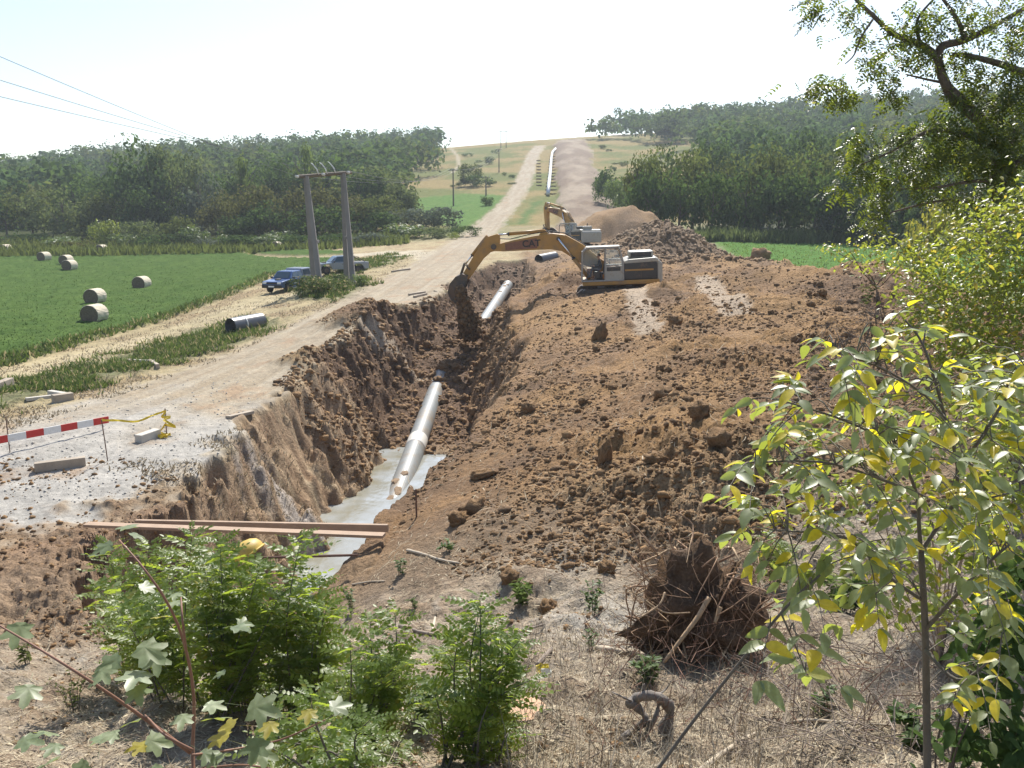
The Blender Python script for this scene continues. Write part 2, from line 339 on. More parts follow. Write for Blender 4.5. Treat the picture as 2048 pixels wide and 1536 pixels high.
# relief
def lumps(x, y):
    wx = x + .12 * fbm(x * 2, y * 2, 2, 3); wy = y + .12 * fbm(x * 2 + 9, y * 2, 2, 4)
    w = .13 * worley(wx * 1.1, wy * 1.1, 11) ** 1.5 * np.clip(fbm(x * .5, y * .5, 2, 19) * 2 + .6, 0, 1.6) + .10 * worley(wx * 2.4 + 9, wy * 2.4, 12) + .075 * worley(wx * 5, wy * 5 + 3, 13) + .05 * fbm(x * 9, y * 9, 2, 15)
    return w + .16 * fbm(x * .5, y * .5, 3, 14)
fadeN = np.interp(Y, [6, 40, 80, 140, 300], [1, 1, 1.1, 1.2, 1.0])
lump_amt = np.clip(.6 + 1.0 * (fbm(X * .22, Y * .22, 3, 71) + .2), .4, 1.5)
lump_amt = lump_amt * (1 + .6 * np.exp(-(((X - 13.5) / 6) ** 2 + ((Y - 75) / 7) ** 2)))
lump_amt = np.where(in_trench > .5, np.where((Y > 35) & (Y < 86), 1.0, .45), lump_amt)
Z = np.minimum(land(X, Y), Zt)
lump_amt = lump_amt * np.where((s_edge > 0) & (Y < 45), .45 + .55 * sstep(2.5, 6, s_edge + n1 * 2), 1.0)
Z = Z + soilish * lumps(X, Y) * lump_amt * fadeN
Z = Z + near_m * (.10 * n2 + .04 * n3 + .25 * fbm(X * .5, Y * .5, 2, 61))
ruts = np.zeros_like(Z)
for off, dep in ((.95, .05), (-.95, .05), (1.9, .03), (-2.3, .03)):
    ruts -= dep * np.exp(-((road_d - abs(off)) / .22) ** 2)
Z = Z + road_m * (ruts + .025 * n2 + .02 * n3)
Z = Z + crop_m * (.30 + .05 * n3 + .03 * n2) * sstep(150, 120, Y) + rf_m * .25
Z = Z + np.maximum(weed_m, verge_m) * (.06 + .08 * np.abs(n2)) + (1 - soilish) * (1 - road_m) * .05 * n2 * np.interp(Y, [10, 200, 400], [1, 3, 6])
# tracked lanes pressed into the spoil by crawler tracks: pale, ribbed
LANES = [[(1252, 580), (1285, 625), (1300, 665)], [(1400, 560), (1425, 590), (1470, 625)], [(740, 668), (790, 700), (835, 760)]]
lane_m = np.zeros_like(Z)
for k, L_ in enumerate(LANES):
    P = np.array([ground(*p)[:2] for p in L_]); d_ = seg_dist(X, Y, P); w_ = (.55, .65, .5)[k]
    mk = sstep(w_ + .1, w_ - .15, d_ + n2 * .25); lane_m = np.maximum(lane_m, mk)
    rib = np.sin(Y * (34, 30, 30)[k] / 2.2 + X * (2, 1, 14)[k]) * .035
    Z = Z * (1 - mk * .8) + mk * .8 * (H0(X, Y) + .1 + rib + .03 * n3)
def H(x, y):                                    # the ground as built (bilinear in the sheet)
    x = np.asarray(x, float); y = np.clip(np.asarray(y, float), 1.61, 870)
    i = np.clip(np.searchsorted(rows, y) - 1, 0, len(rows) - 2); u = np.clip(x / y, cu[0] + 1e-4, cu[-1] - 1e-4)
    j = np.clip(np.searchsorted(cu, u) - 1, 0, len(cu) - 2)
    a = (y - rows[i]) / (rows[i + 1] - rows[i]); b = (u - cu[j]) / (cu[j + 1] - cu[j])
    return (Z[i, j] * (1 - a) + Z[i + 1, j] * a) * (1 - b) + (Z[i, j + 1] * (1 - a) + Z[i + 1, j + 1] * a) * b
def hz(x, y): return float(H(np.array([x]), np.array([y]))[0])
def on(px, py): return ground(px, py, f=H)

# colours of the ground
def C(*c): return np.array(c)
n1e = n1[..., None]; n2e = n2[..., None]
col = np.broadcast_to(C(.255, .20, .095), Z.shape + (3,)).copy()                                   # hill meadow, dry
col = lerp(col, C(.12, .145, .05), np.clip(.38 + far_n * 1.5 + n1 * .3, 0, .85)[..., None])
col = lerp(col, C(.25, .165, .1), (sstep(26, 20, Y))[..., None])
col = lerp(col, C(.36, .29, .17), (sstep(470, 520, Y + far_n * 40) * sstep(-.12, -.07, U))[..., None])         # stubble on the crest
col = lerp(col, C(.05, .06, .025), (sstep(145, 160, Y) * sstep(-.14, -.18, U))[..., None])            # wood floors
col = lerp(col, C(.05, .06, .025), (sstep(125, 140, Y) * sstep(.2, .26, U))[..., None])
dry = sstep(.0, 1, n1 + .4)[..., None]
flat = (sstep(140, 120, Y) * sstep(14, 18, Y))[..., None]
col = lerp(col, lerp(C(.36, .29, .16), C(.30, .22, .12), dry), flat * sstep(-1.0, 1.0, 6 - X - .05 * Y)[..., None])   # trampled straw ground by the road
col = lerp(col, C(.17, .2, .075), (flat[..., 0] * sstep(-2, 2, X - 14))[..., None])
col = lerp(col, lerp(C(.34, .28, .16), C(.40, .33, .2), dry), track_m[..., None])
green = lerp(C(.054, .098, .023), C(.076, .122, .03), np.clip(.5 + n1 * .6 + n2 * .3, 0, 1)[..., None])
for mk, g in ((crop_m, green), (far_m, lerp(C(.085, .16, .04), C(.11, .18, .05), np.clip(.5 + n1, 0, 1)[..., None])), (rf_m, lerp(C(.075, .16, .035), C(.09, .17, .04), np.clip(.5 + n1, 0, 1)[..., None])), (vs_m, C(.1, .15, .05))):
    col = lerp(col, g, mk[..., None])
col = lerp(col, lerp(C(.075, .105, .035), C(.2, .18, .09), np.clip(.3 + n2 * .8, 0, 1)[..., None]), (np.maximum(weed_m, verge_m) * .9)[..., None])
col = lerp(col, C(.40, .345, .25), branch_m[..., None] * .9)
streak = fbm(road_d * 2.4, Y * .05, 3, 81)[..., None]
rc = lerp(C(.32, .27, .195), C(.265, .21, .14), np.clip(.5 + streak * .9, 0, 1)); rc = lerp(rc, C(.33, .31, .275), sstep(32, 22, Y + n1 * 4)[..., None])
rc = lerp(rc, C(.30, .2, .12), np.clip((n1e + n2e * .5 - .35) * 1.2, 0, .7))
col = lerp(col, rc, road_m[..., None])
col = lerp(col, C(.36, .31, .22), (sstep(1.2, .2, seg_dist(X, Y, NARROW)) )[..., None])
# soils
sm = fbm(X * .18, Y * .18, 4, 91)[..., None]; ss = fbm(X * .9, Y * .9, 3, 92)[..., None]
soil = lerp(C(.235, .138, .066), C(.285, .168, .072), np.clip(.5 + sm * 1.3 + ss * .4, 0, 1))
soil = lerp(soil, C(.150, .092, .053), np.clip(.15 - sm * 1.2 + ss * .6, 0, .75))
soil = lerp(soil, C(.26, .19, .12), (sstep(55, 85, Y) * (.25 + .5 * sstep(70, 62, Y) * sstep(13, 16, X)))[..., None])
hill_p = fbm(X * .12, Y * .03, 4, 57)[..., None]; soil = lerp(soil, lerp(C(.15, .105, .072), C(.27, .215, .155), np.clip(.4 + hill_p * 1.5, 0, 1)), (sstep(110, 160, Y) * .9)[..., None])
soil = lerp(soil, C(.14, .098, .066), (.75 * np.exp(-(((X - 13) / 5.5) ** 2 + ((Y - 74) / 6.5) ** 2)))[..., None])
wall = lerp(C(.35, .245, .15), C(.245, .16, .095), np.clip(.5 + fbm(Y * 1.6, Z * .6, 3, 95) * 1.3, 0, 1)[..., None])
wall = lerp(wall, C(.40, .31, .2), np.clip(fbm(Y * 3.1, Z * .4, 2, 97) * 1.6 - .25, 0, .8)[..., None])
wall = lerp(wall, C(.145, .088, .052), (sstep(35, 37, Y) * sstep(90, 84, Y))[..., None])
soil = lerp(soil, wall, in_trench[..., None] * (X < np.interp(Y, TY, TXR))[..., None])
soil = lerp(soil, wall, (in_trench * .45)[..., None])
soil = lerp(soil, C(.27, .18, .115), left_soil[..., None] * .7)
gravel = sstep(.25, .6, fbm(X * .5 + Y * .35, Y * .12, 3, 99) - np.abs(Y - 24.5) * .07 + .35) * (X < -5.7) * sstep(20, 21, Y) * sstep(29, 27, Y)
soil = lerp(soil, C(.40, .36, .32), (gravel * .85)[..., None])
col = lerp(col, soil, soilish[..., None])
col = lerp(col, C(.40, .32, .235), lane_m[..., None] * .8)
lit = lerp(C(.36, .30, .225), C(.27, .195, .13), np.clip(.4 + n2 * .9 + n1 * .5, 0, 1)[..., None])
lit = lerp(lit, C(.4, .355, .29), np.clip(n3 * .9 - .1, 0, .6)[..., None])
_p = ground(1225, 1265); lit = lerp(lit, C(.46, .42, .355), (np.clip(np.exp(-(((X - _p.x) / .75) ** 2 + ((Y - _p.y) / 1.3) ** 2)) * 1.3 + n2 * .4 * np.exp(-(((X - _p.x) / 1.5) ** 2 + ((Y - _p.y) / 2.5) ** 2)), 0, .85))[..., None])
col = lerp(col, lit, near_m[..., None])
col = lerp(col, C(.33, .27, .19), ((1 - near_m) * sstep(17, 14, Y) * (1 - in_trench) * .3)[..., None])
col = np.clip(col, .01, .9)

names = ['ground', 'dirt_road', 'hay_field', 'far_meadow', 'spoil_heap', 'trench', 'embankment', 'hillside', 'farm_track']
W = np.stack([np.full(Z.shape, .3) * (Y < 150), np.maximum(road_m, branch_m), crop_m * .98, np.maximum(far_m, rf_m) * .97, spoil_m * 1.01 * (1 - near_m), in_trench * 1.05, near_m * .9 + left_soil * .3, np.full(Z.shape, .3) * (Y >= 150), track_m * .7])
zid = W.argmax(0)
nr, nc = Z.shape
idx = np.arange(nr * nc).reshape(nr, nc)
quads = np.stack([idx[:-1, :-1], idx[:-1, 1:], idx[1:, 1:], idx[1:, :-1]], -1).reshape(-1, 4)
qz = zid[:-1, :-1].ravel(); V = np.stack([X, Y, Z], -1).reshape(-1, 3); CF = col.reshape(-1, 3)
for k, nm in enumerate(names):
    q = quads[qz == k]
    if not len(q): continue
    u_, inv = np.unique(q, return_inverse=True)
    me = np_mesh(nm, V[u_], inv.reshape(-1, 4), CF[u_])
    o = link(nm, me, {'dirt_road': DUST, 'farm_track': DUST, 'hay_field': GREENLAND, 'far_meadow': GREENLAND, 'hillside': GREENLAND}.get(nm, EARTH), smooth=True)
    tag(o, kind='structure')
# the same near slope going on beside and behind the sheet
gx_, gy_ = np.meshgrid(np.linspace(-60, 60, 161), np.linspace(-14, 46, 81)); gz_ = base(gx_, np.maximum(gy_, 1.6)) + np.maximum(0, 1.6 - gy_) * .12 - .06 + .05 * fbm(gx_ * .6, gy_ * .6, 3, 61)
gi_ = np.arange(gx_.size).reshape(gx_.shape); gq_ = np.stack([gi_[:-1, :-1], gi_[:-1, 1:], gi_[1:, 1:], gi_[1:, :-1]], -1).reshape(-1, 4); gv_ = np.stack([gx_, gy_, gz_], -1).reshape(-1, 3)
keep = ((np.abs(gv_[gq_][:, :, 0]) > gv_[gq_][:, :, 1] * 1.0).any(1)); gq_ = gq_[keep]; u_, inv = np.unique(gq_, return_inverse=True)
tag(link('ground', np_mesh('ground', gv_[u_], inv.reshape(-1, 4), np.repeat([[.30, .24, .165]], len(u_), 0) * (1 + .25 * fbm(gv_[u_, 0], gv_[u_, 1], 3, 62))[:, None]), EARTH, smooth=True), kind='structure')
# land going on to every side beyond the detailed sheet
mb = MB(); R_ = 4000
mb.add([(-R_, -R_, -9), (R_, -R_, -9), (R_, R_, -9), (-R_, R_, -9)], [(0, 1, 2, 3)])
LOWLAND = mat('lowland_grass', (.14, .15, .06), .95, vary=.3, scale=.02)
tag(mb.obj('lowland', LOWLAND), kind='structure')
# muddy water in the pit
m, nt, p = new_mat('muddy_water'); tc = N(nt, 'ShaderNodeTexCoord')
no = N(nt, 'ShaderNodeTexNoise', i_Scale=.8, i_Detail=4.0); nt.links.new(tc.outputs['Object'], no.inputs['Vector'])
cr = N(nt, 'ShaderNodeValToRGB'); cr.color_ramp.elements[0].color = (.235, .22, .16, 1); cr.color_ramp.elements[1].color = (.33, .345, .34, 1); cr.color_ramp.elements[0].position = .35; cr.color_ramp.elements[1].position = .65
nt.links.new(no.outputs[0], cr.inputs[0]); nt.links.new(cr.outputs[0], p.inputs['Base Color'])
p.inputs['Roughness'].default_value = .04; p.inputs['IOR'].default_value = 1.5
nb = N(nt, 'ShaderNodeTexNoise', i_Scale=3.5, i_Detail=3.0); nt.links.new(tc.outputs['Object'], nb.inputs['Vector'])
b = N(nt, 'ShaderNodeBump', i_Strength=.2, i_Distance=.06); nt.links.new(nb.outputs[0], b.inputs['Height']); nt.links.new(b.outputs[0], p.inputs['Normal'])
WATER = m
mb = MB(); mb.add([(-9.2, 15.5, -2.5), (-.6, 15.5, -2.5), (-.6, 38.5, -2.5), (-9.2, 38.5, -2.5)], [(0, 1, 2, 3)])
tag(mb.obj('water', WATER), kind='structure')
ORD = ['first', 'second', 'third', 'fourth', 'fifth', 'sixth', 'seventh', 'eighth', 'ninth', 'tenth', 'eleventh', 'twelfth', 'thirteenth', 'fourteenth', 'fifteenth', 'sixteenth', 'seventeenth', 'eighteenth']
# ------------------------------------------------------------------ pipes
PIPE = mat('pipe_plastic', (.235, .25, .25), .5, vary=.18, scale=2.0, dirt=(.26, .2, .135), dirt_amt=.42)
PIPEW = mat('pipe_pale_coat', (.62, .62, .60), .4, vary=.06, scale=2.0)
PIPED = mat('pipe_black', (.11, .113, .12), .35, vary=.2, scale=3.0, dirt=(.2, .16, .11), dirt_amt=.1)
WELD = mat('weld_sleeve', (.62, .60, .55), .5, vary=.1)
MUD = mat('dried_mud', (.23, .16, .10), .95, vary=.35, scale=5.0, bump=.8, bscale=18)
def pipe_shell(p0, p1, r, th, n=36):            # open-ended pipe with wall thickness
    p0 = Vector(p0); p1 = Vector(p1); t = (p1 - p0).normalized(); u = t.orthogonal().normalized(); w = t.cross(u); vs = []; fs = []
    for rr, P in ((r, p0), (r, p1), (r - th, p1), (r - th, p0)):
        vs += [P + (u * math.cos(a) + w * math.sin(a)) * rr for a in (2 * math.pi * j / n for j in range(n))]
    for k in range(4):
        fs += [(k * n + j, k * n + (j + 1) % n, ((k + 1) % 4) * n + (j + 1) % n, ((k + 1) % 4) * n + j) for j in range(n)]
    m = MB(); m.add(vs, fs); return m
def sleeve(p0, p1, t0, t1, r):
    p0 = Vector(p0); p1 = Vector(p1); m = MB(); a = p0.lerp(p1, t0); b = p0.lerp(p1, t1)
    m.tube([a, a.lerp(b, .12), a.lerp(b, .88), b], [r * .99, r * 1.035, r * 1.035, r * .99], 36); return m
def world_pipe(name, p0, p1, r, m, label, sleeves=(), th=.04, mudspots=()):
    p0 = Vector(p0); p1 = Vector(p1); c = (p0 + p1) / 2
    e = empty(name, c, label, 'pipe')
    pipe_shell(p0 - c, p1 - c, r, th).obj('pipe_wall', m, e, smooth=False)
    for a, b in sleeves: sleeve(p0 - c, p1 - c, a, b, r).obj('weld_sleeve', WELD, e, smooth=True)
    rg = seeded(int(c.y * 10))
    for t, ang, sx in mudspots:                 # caked mud on the pipe
        t_ = (p1 - p0).normalized(); side = t_.cross(Vector((0, 0, 1))).normalized(); up = side.cross(t_)
        q = (p0 - c).lerp(p1 - c, t) + (up * math.cos(ang) + side * math.sin(ang)) * (r * .97)
        bm = bmesh.new(); bmesh.ops.create_icosphere(bm, subdivisions=2, radius=1.0)
        for v in bm.verts:
            k = 1 + .35 * rg.standard_normal() * .5; n_ = v.co.copy()
            v.co = q + t_ * n_.x * sx * .7 * k + side * n_.y * .15 * k + up * n_.z * .05 * k
        me = bpy.data.meshes.new('mud_cake'); bm.to_mesh(me); bm.free(); link('mud_cake', me, MUD, e)
    return e
world_pipe('gas_pipe', (-4.36, 26.6, -3.2), (-3.83, 47.6, -.95), .42, PIPE, 'grey pipe sloping down into the muddy water of the pit, pale sleeve at mid-length', [(.40, .455)],
           mudspots=[(.09, .3, .5), (.125, -.2, .45), (.16, .15, .5), (.2, -.3, .4), (.06, .1, .4), (.235, .2, .3)])
world_pipe('gas_pipe', (-2.35, 53.0, .02), (-.35, 71.5, 1.72), .42, PIPE, 'grey pipe lying in the trench under the excavator arm, mud on its far end', [(.16, .185)],
           mudspots=[(.86, .1, .5), (.93, -.2, .6), (.9, .4, .4), (.72, .0, .3)])
world_pipe('gas_pipe', (-3.72, 15.0, -.95), (-4.2, 18.5, -1.2), .46, mat('muddy_grey_pipe', (.37, .37, .36), .7, vary=.15, dirt=(.33, .27, .2), dirt_amt=.3), 'dusty grey pipe end poking out of the earth behind the locust shrubs')
a_ = ground(446, 668, f=H); b_ = ground(512, 660, f=H)
d_ = Vector((b_.x - a_.x, b_.y - a_.y, 0)).normalized(); d_ = Vector((.52, .86, 0)).normalized()
q_ = ground(462, 668, f=H); zc = q_.z + .40
world_pipe('pipe_section', (q_.x, q_.y, zc), (q_.x + d_.x * 2.2, q_.y + d_.y * 2.2, zc + .08), .46, PIPED, 'short black pipe section lying open-ended in the weeds beside the dirt road', [(.36, .4)], th=.03)
q_ = on(1090, 522); world_pipe('pipe_section', (q_.x - .55, q_.y, q_.z + .02), (q_.x + .95, q_.y + 1.6, q_.z + .22), .5, PIPED, 'black pipe section half sunk in the soil below the excavator boom', th=.03)
# the welded pipe string climbing the hill on timber skids
pts_px = [(1096, 393), (1098, 372), (1100.5, 350), (1102, 330), (1103, 318), (1105, 308), (1111, 301)]
P = [on(*q) + Vector((0, 0, .75)) for q in pts_px]
e = empty('pipe_string', P[0], 'long white pipe string climbing the far hill on timber skids', 'pipe')
m = MB(); m.tube([p - P[0] for p in P], .5, 16); m.obj('pipe_wall', PIPEW, e, smooth=True)
TIMBER = mat('old_timber', (.2, .14, .09), .85, vary=.3, scale=3.0, bump=.4, bscale=30)
m0 = MB(); m0.box((0, 0, 0), (3.6, .5, .34)); sk = m0.mesh('timber_skid'); sk.materials.append(TIMBER)
PA = np.array([p[:] for p in P]); L_ = np.concatenate([[0], np.cumsum(np.linalg.norm(np.diff(PA, axis=0), axis=1))])
for k, t in enumerate(np.linspace(4, L_[-1] * .82, 13)):
    q = [np.interp(t, L_, PA[:, i]) for i in range(3)]
    for dz in (0,):
        o = bpy.data.objects.new('timber_skid', sk); COL.objects.link(o); o.location = (q[0] + .9, q[1], hz(q[0] + .9, q[1]) + .15)
        tag(o, 'dark timber skid, ' + ORD[k] + ' from the bottom under the white hill pipe', 'timber skid', 'timber skids under the pipe string')
# skids lying in a row beside the road on the hill
for k, py in enumerate(np.linspace(322, 372, 9)):
    q = on(1077 + (py - 322) * .02, py); o = bpy.data.objects.new('timber_skid', sk); COL.objects.link(o); o.location = (q.x, q.y, q.z + .15); o.scale = (.45, 1, 1)
    tag(o, 'spare timber skid beside the hill road, ' + ORD[k] + ' from the top of its row', 'timber skid', 'spare skids beside the hill road')

# ------------------------------------------------------------------ excavators
YEL = mat('machine_ochre_paint', (.42, .215, .045), .5, vary=.15, scale=2.5, dirt=(.24, .15, .08), dirt_amt=.45, bump=.1)
CREAM = mat('machine_cream_paint', (.36, .335, .28), .45, vary=.08, dirt=(.3, .22, .14), dirt_amt=.3)
DARKP = mat('machine_black_paint', (.03, .031, .034), .35, vary=.2, dirt=(.14, .1, .07), dirt_amt=.25)
STEEL = mat('worn_steel', (.10, .085, .07), .55, metal=.5, vary=.3, dirt=(.16, .1, .06), dirt_amt=.6, bump=.3)
CHROME = mat('piston_chrome', (.75, .74, .72), .18, metal=1.0, vary=.05)
RUBBER = mat('black_rubber', (.025, .025, .025), .8, vary=.2)
CABIN = mat('cab_frame_paint', (.34, .31, .27), .5, vary=.1, dirt=(.25, .19, .12), dirt_amt=.3)
DARKLET = mat('lettering_black', (.03, .025, .022), .6, vary=.1)
m, nt, p = new_mat('cab_glass'); p.inputs['Base Color'].default_value = (.75, .82, .84, 1); p.inputs['Roughness'].default_value = .04
tr = N(nt, 'ShaderNodeBsdfTransparent'); tr.inputs[0].default_value = (.86, .9, .9, 1); ms = N(nt, 'ShaderNodeMixShader'); ms.inputs[0].default_value = .82
nt.links.new(p.outputs[0], ms.inputs[1]); nt.links.new(tr.outputs[0], ms.inputs[2]); nt.links.new(ms.outputs[0], nt.nodes['Material Output'].inputs[0]); GLASS = m
def rot2(p, o, a):
    c, s = math.cos(a), math.sin(a); x, z = p[0] - o[0], p[1] - o[1]; return (o[0] + c * x - s * z, o[1] + s * x + c * z)
def text_mesh(txt, size, depth):
    cu_ = bpy.data.curves.new('t', 'FONT'); cu_.body = txt; cu_.size = size; cu_.extrude = depth; cu_.offset = size * .025; cu_.align_x = 'CENTER'; cu_.align_y = 'CENTER'
    o = bpy.data.objects.new('t', cu_); COL.objects.link(o); dg = bpy.context.evaluated_depsgraph_get(); me = bpy.data.meshes.new_from_object(o.evaluated_get(dg))
    bpy.data.objects.remove(o); return me
CAT = text_mesh('CAT', .52, .008)
def excavator(name, label, loc, rot, boom_a=0.0, stick_a=0.0, bucket_a=0.0):
    e = empty(name, loc, label, 'excavator', None, rot)
    FT = (.5, 1.95); TIP = (6.75, 3.5); PIN = (8.42, 1.95)
    B = lambda p: rot2(p, FT, boom_a)
    tipw = B(TIP)
    S = lambda p: rot2(B(p), tipw, stick_a)
    pinw = S(PIN)
    K = lambda p: rot2(S(p), pinw, bucket_a)
    # undercarriage
    for sy in (-1, 1):
        prof = []
        for i in range(9): a = math.pi / 2 + math.pi * i / 8; prof.append((-1.75 + .42 * math.cos(a), .44 + .42 * math.sin(a)))
        for i in range(9): a = -math.pi / 2 + math.pi * i / 8; prof.append((1.75 + .42 * math.cos(a), .44 + .42 * math.sin(a)))
        m = MB(); m.prism(prof, sy * 1.2 - .3, sy * 1.2 + .3); tk = m.obj('track', STEEL, e)
        L = []
        for x in np.arange(-1.75, 1.76, .195): L += [(x, .88, 0), (x, .0, math.pi)]
        for i in range(1, 7):
            a = math.pi / 2 + math.pi * i / 7; L.append((-1.75 + .44 * math.cos(a), .44 + .44 * math.sin(a), a - math.pi / 2)); a -= math.pi; L.append((1.75 + .44 * math.cos(a), .44 + .44 * math.sin(a), a - math.pi / 2))
        mp = MB(); mp.box((0, 0, 0), (.17, .62, .035)); mp.box((.03, 0, .03), (.02, .62, .03)); pad = mp.mesh('track_shoe'); pad.materials.append(STEEL)
        for x, z, a in L:
            o = bpy.data.objects.new('track_shoe', pad); COL.objects.link(o); o.parent = tk; o.location = (x, sy * 1.2, z); o.rotation_euler = (0, -a, 0)
        m = MB()
        for x in (-1.75, 1.75): m.tube([(x, sy * 1.2 - .31, .44), (x, sy * 1.2 + .31, .44)], .3, 16)
        for x in np.linspace(-1.2, 1.2, 6): m.tube([(x, sy * 1.2 - .31, .2), (x, sy * 1.2 + .31, .2)], .13, 10)
        m.obj('roller_set', STEEL, tk)
    m = MB(); m.box((0, 0, .62), (2.0, 1.9, .4), bev=.06); m.tube([(0, 0, .8), (0, 0, 1.12)], .62, 24); m.obj('undercarriage_frame', STEEL, e)
    # house
    m = MB(); m.box((-.25, 0, 1.2), (4.2, 2.66, .24), bev=.04); m.obj('deck', YEL, e)
    m = MB(); m.prism([(-2.25, 1.33), (-.42, 1.33), (-.42, 2.25), (-2.1, 2.32), (-2.25, 2.2)], -1.3, 1.3); m.obj('engine_bay', DARKP, e, .05)
    m = MB(); m.prism([(-2.52, 1.1), (-2.2, 1.08), (-2.2, 2.36), (-2.36, 2.34), (-2.52, 2.15)], -1.25, 1.25); m.obj('counterweight', CREAM, e, .1)
    m = MB(); m.prism([(-2.3, 2.28), (-.45, 2.22), (-.45, 2.34), (-.7, 2.44), (-2.1, 2.5), (-2.3, 2.42)], -1.31, 1.31); m.obj('hood', CREAM, e, .04)
    m = MB(); m.box((-1.38, .25, 2.66), (1.35, 1.2, .36), bev=.1); hd = m.obj('engine_cover', CREAM, e)
    m = MB(); m.box((-1.38, .858, 2.645), (1.12, .02, .22), bev=.008); m.obj('grille', DARKP, hd)
    m = MB(); m.tube([(-.9, -.5, 2.4), (-.9, -.5, 3.05), (-.97, -.5, 3.13)], .07, 12); m.obj('exhaust_pipe', STEEL, e)
    m = MB(); m.box((-1.25, 1.309, 1.86), (1.55, .016, .09)); m.obj('stripe', YEL, e)
    m = MB(); m.box((-1.35, 1.309, 1.72), (.02, .016, .7)); m.obj('panel_seam', STEEL, e)
    m = MB()
    for x in (-.6, .25, .35): m.tube([(x, -1.2, 1.3), (x, -1.2, 2.3)], .02, 6)
    m.tube([(-.6, -1.2, 2.3), (.35, -1.2, 2.3)], .02, 6); m.obj('handrail', DARKP, e)
    m = MB(); m.box((.75, -.95, 1.6), (1.7, .7, .56), bev=.04); m.obj('tool_box', YEL, e)
    # cab: frame posts, panels, panes
    y0, y1 = .42, 1.33; x0, x1, zt = -.38, 1.85, 3.1
    cb = MB()
    fr = [(x0, 1.33), (x1 + .02, 1.33), (x1 + .04, 1.55), (x1 - .02, 2.92), (x1 - .2, zt), (x0 + .3, zt), (x0 + .18, 3.02), (x0, 2.3)]
    for y in (y0, y1):
        for i in range(len(fr)):
            a, b_ = fr[i], fr[(i + 1) % len(fr)]; cb.tube([(a[0], y, a[1]), (b_[0], y, b_[1])], .045, 6)
        cb.tube([(.62, y, 1.33), (.58, y, zt)], .04, 6); cb.tube([(.60, y, 2.12), (x0, y, 2.12)], .03, 6)
    for q in fr: cb.tube([(q[0], y0, q[1]), (q[0], y1, q[1])], .045, 6)
    c = cb.obj('cab', CABIN, e)
    m = MB(); m.box(((x0 + x1) / 2 - .02, (y0 + y1) / 2, zt + .06), (1.85, .98, .09), bev=.035); m.obj('cab_roof', CREAM, c)
    m = MB(); m.box((.12, y1 - .005, 1.72), (.92, .05, .72), bev=.01); m.obj('lower_panel', CREAM, c)
    m = MB(); m.box((.15, y1 + .026, 1.96), (.74, .012, .22), bev=.004); m.obj('panel_window', DARKP, c)
    m = MB(); m.prism([(.56, 2.17), (.54, 3.02), (x0 + .34, 3.02), (x0 + .06, 2.35), (x0 + .06, 2.17)], y1 - .01, y1 + .005); m.obj('pane', GLASS, c)
    m = MB(); m.prism([(.90, 1.4), (.85, 3.02), (x1 - .22, 3.02), (x1 - .05, 2.88), (x1 - .01, 1.5)], y0 - .005, y0 + .01); m.obj('pane', GLASS, c)
    m = MB(); m.box((x0 + .1, (y0 + y1) / 2, 2.75), (.012, .8, .8), rot=(0, .2, 0)); m.obj('pane', GLASS, c)
    m = MB(); m.box((.45, .8, 1.36), (1.7, .86, .05)); m.obj('cab_floor', DARKP, c)
    m = MB(); m.box((.92, .85, 1.72), (.5, .5, .14), bev=.05); m.box((.62, .85, 2.08), (.12, .46, .66), rot=(0, -.12, 0), bev=.05); m.box((.92, .85, 1.52), (.35, .35, .3), bev=.02); m.obj('seat', mat('cab_seat_cloth', (.05, .05, .055), .9), c)
    m = MB(); m.box((1.1, .5, 1.8), (.3, .1, .5), bev=.03); m.box((1.05, 1.2, 1.65), (.3, .1, .4), bev=.03)
    for y in (.54, 1.18): m.tube([(1.22, y, 1.9), (1.27, y, 2.12)], .018, 6); m.tube([(1.27, y, 2.1), (1.28, y, 2.18)], .032, 8)
    for y in (.75, .95): m.tube([(1.6, y, 1.38), (1.52, y, 1.9)], .016, 6)
    m.obj('control_levers', DARKP, c)
    # boom (gooseneck), stick, bucket, cylinders
    bo = [(.35, 1.72), (.62, 1.7), (1.8, 2.2), (2.94, 3.02), (3.56, 3.16), (4.41, 3.18), (6.19, 3.2), (6.9, 3.28), (7.0, 3.5), (6.85, 3.68), (6.34, 3.66), (5.57, 3.8), (4.41, 3.95), (3.4, 4.03), (2.7, 3.9), (1.8, 3.35), (.9, 2.55), (.3, 2.1)]
    m = MB(); m.prism([B(q) for q in bo], -.29, .29); bm_ = m.obj('boom', YEL, e, .035)
    m = MB()
    for sy in (-.305, .297): m.prism([B(q) for q in [(4.3, 3.27), (6.1, 3.28), (6.1, 3.62), (5.5, 3.71), (4.3, 3.84)]], sy, sy + .008)
    m.obj('boom_plate', mat('boom_plate_brown', (.22, .09, .05), .55, vary=.2, dirt=(.2, .13, .08), dirt_amt=.3), bm_)
    for sy, rz in ((.31, math.pi), (-.318, 0)):
        o = bpy.data.objects.new('lettering', CAT.copy()); o.data.materials.append(DARKLET); COL.objects.link(o); o.parent = bm_
        q = B((4.62, 3.54)); o.location = (q[0], sy, q[1]); o.rotation_euler = (math.pi / 2, -boom_a * (1 if rz == 0 else -1), rz)
    m = MB(); q = B(TIP); m.tube([(q[0], -.36, q[1]), (q[0], .36, q[1])], .16, 14); q = B((3.1, 3.72)); m.tube([(q[0], -.4, q[1]), (q[0], .4, q[1])], .11, 12); m.obj('pivot_pin', STEEL, bm_)
    st = [(6.38, 4.12), (6.5, 4.2), (7.15, 4.05), (7.42, 3.78), (8.68, 2.02), (8.6, 1.78), (8.3, 1.75), (8.1, 2.0), (7.4, 2.85), (6.95, 3.2), (6.6, 3.3), (6.4, 3.55)]
    m = MB(); m.prism([S(q) for q in st], -.2, .2); st_ = m.obj('stick', YEL, e, .03)
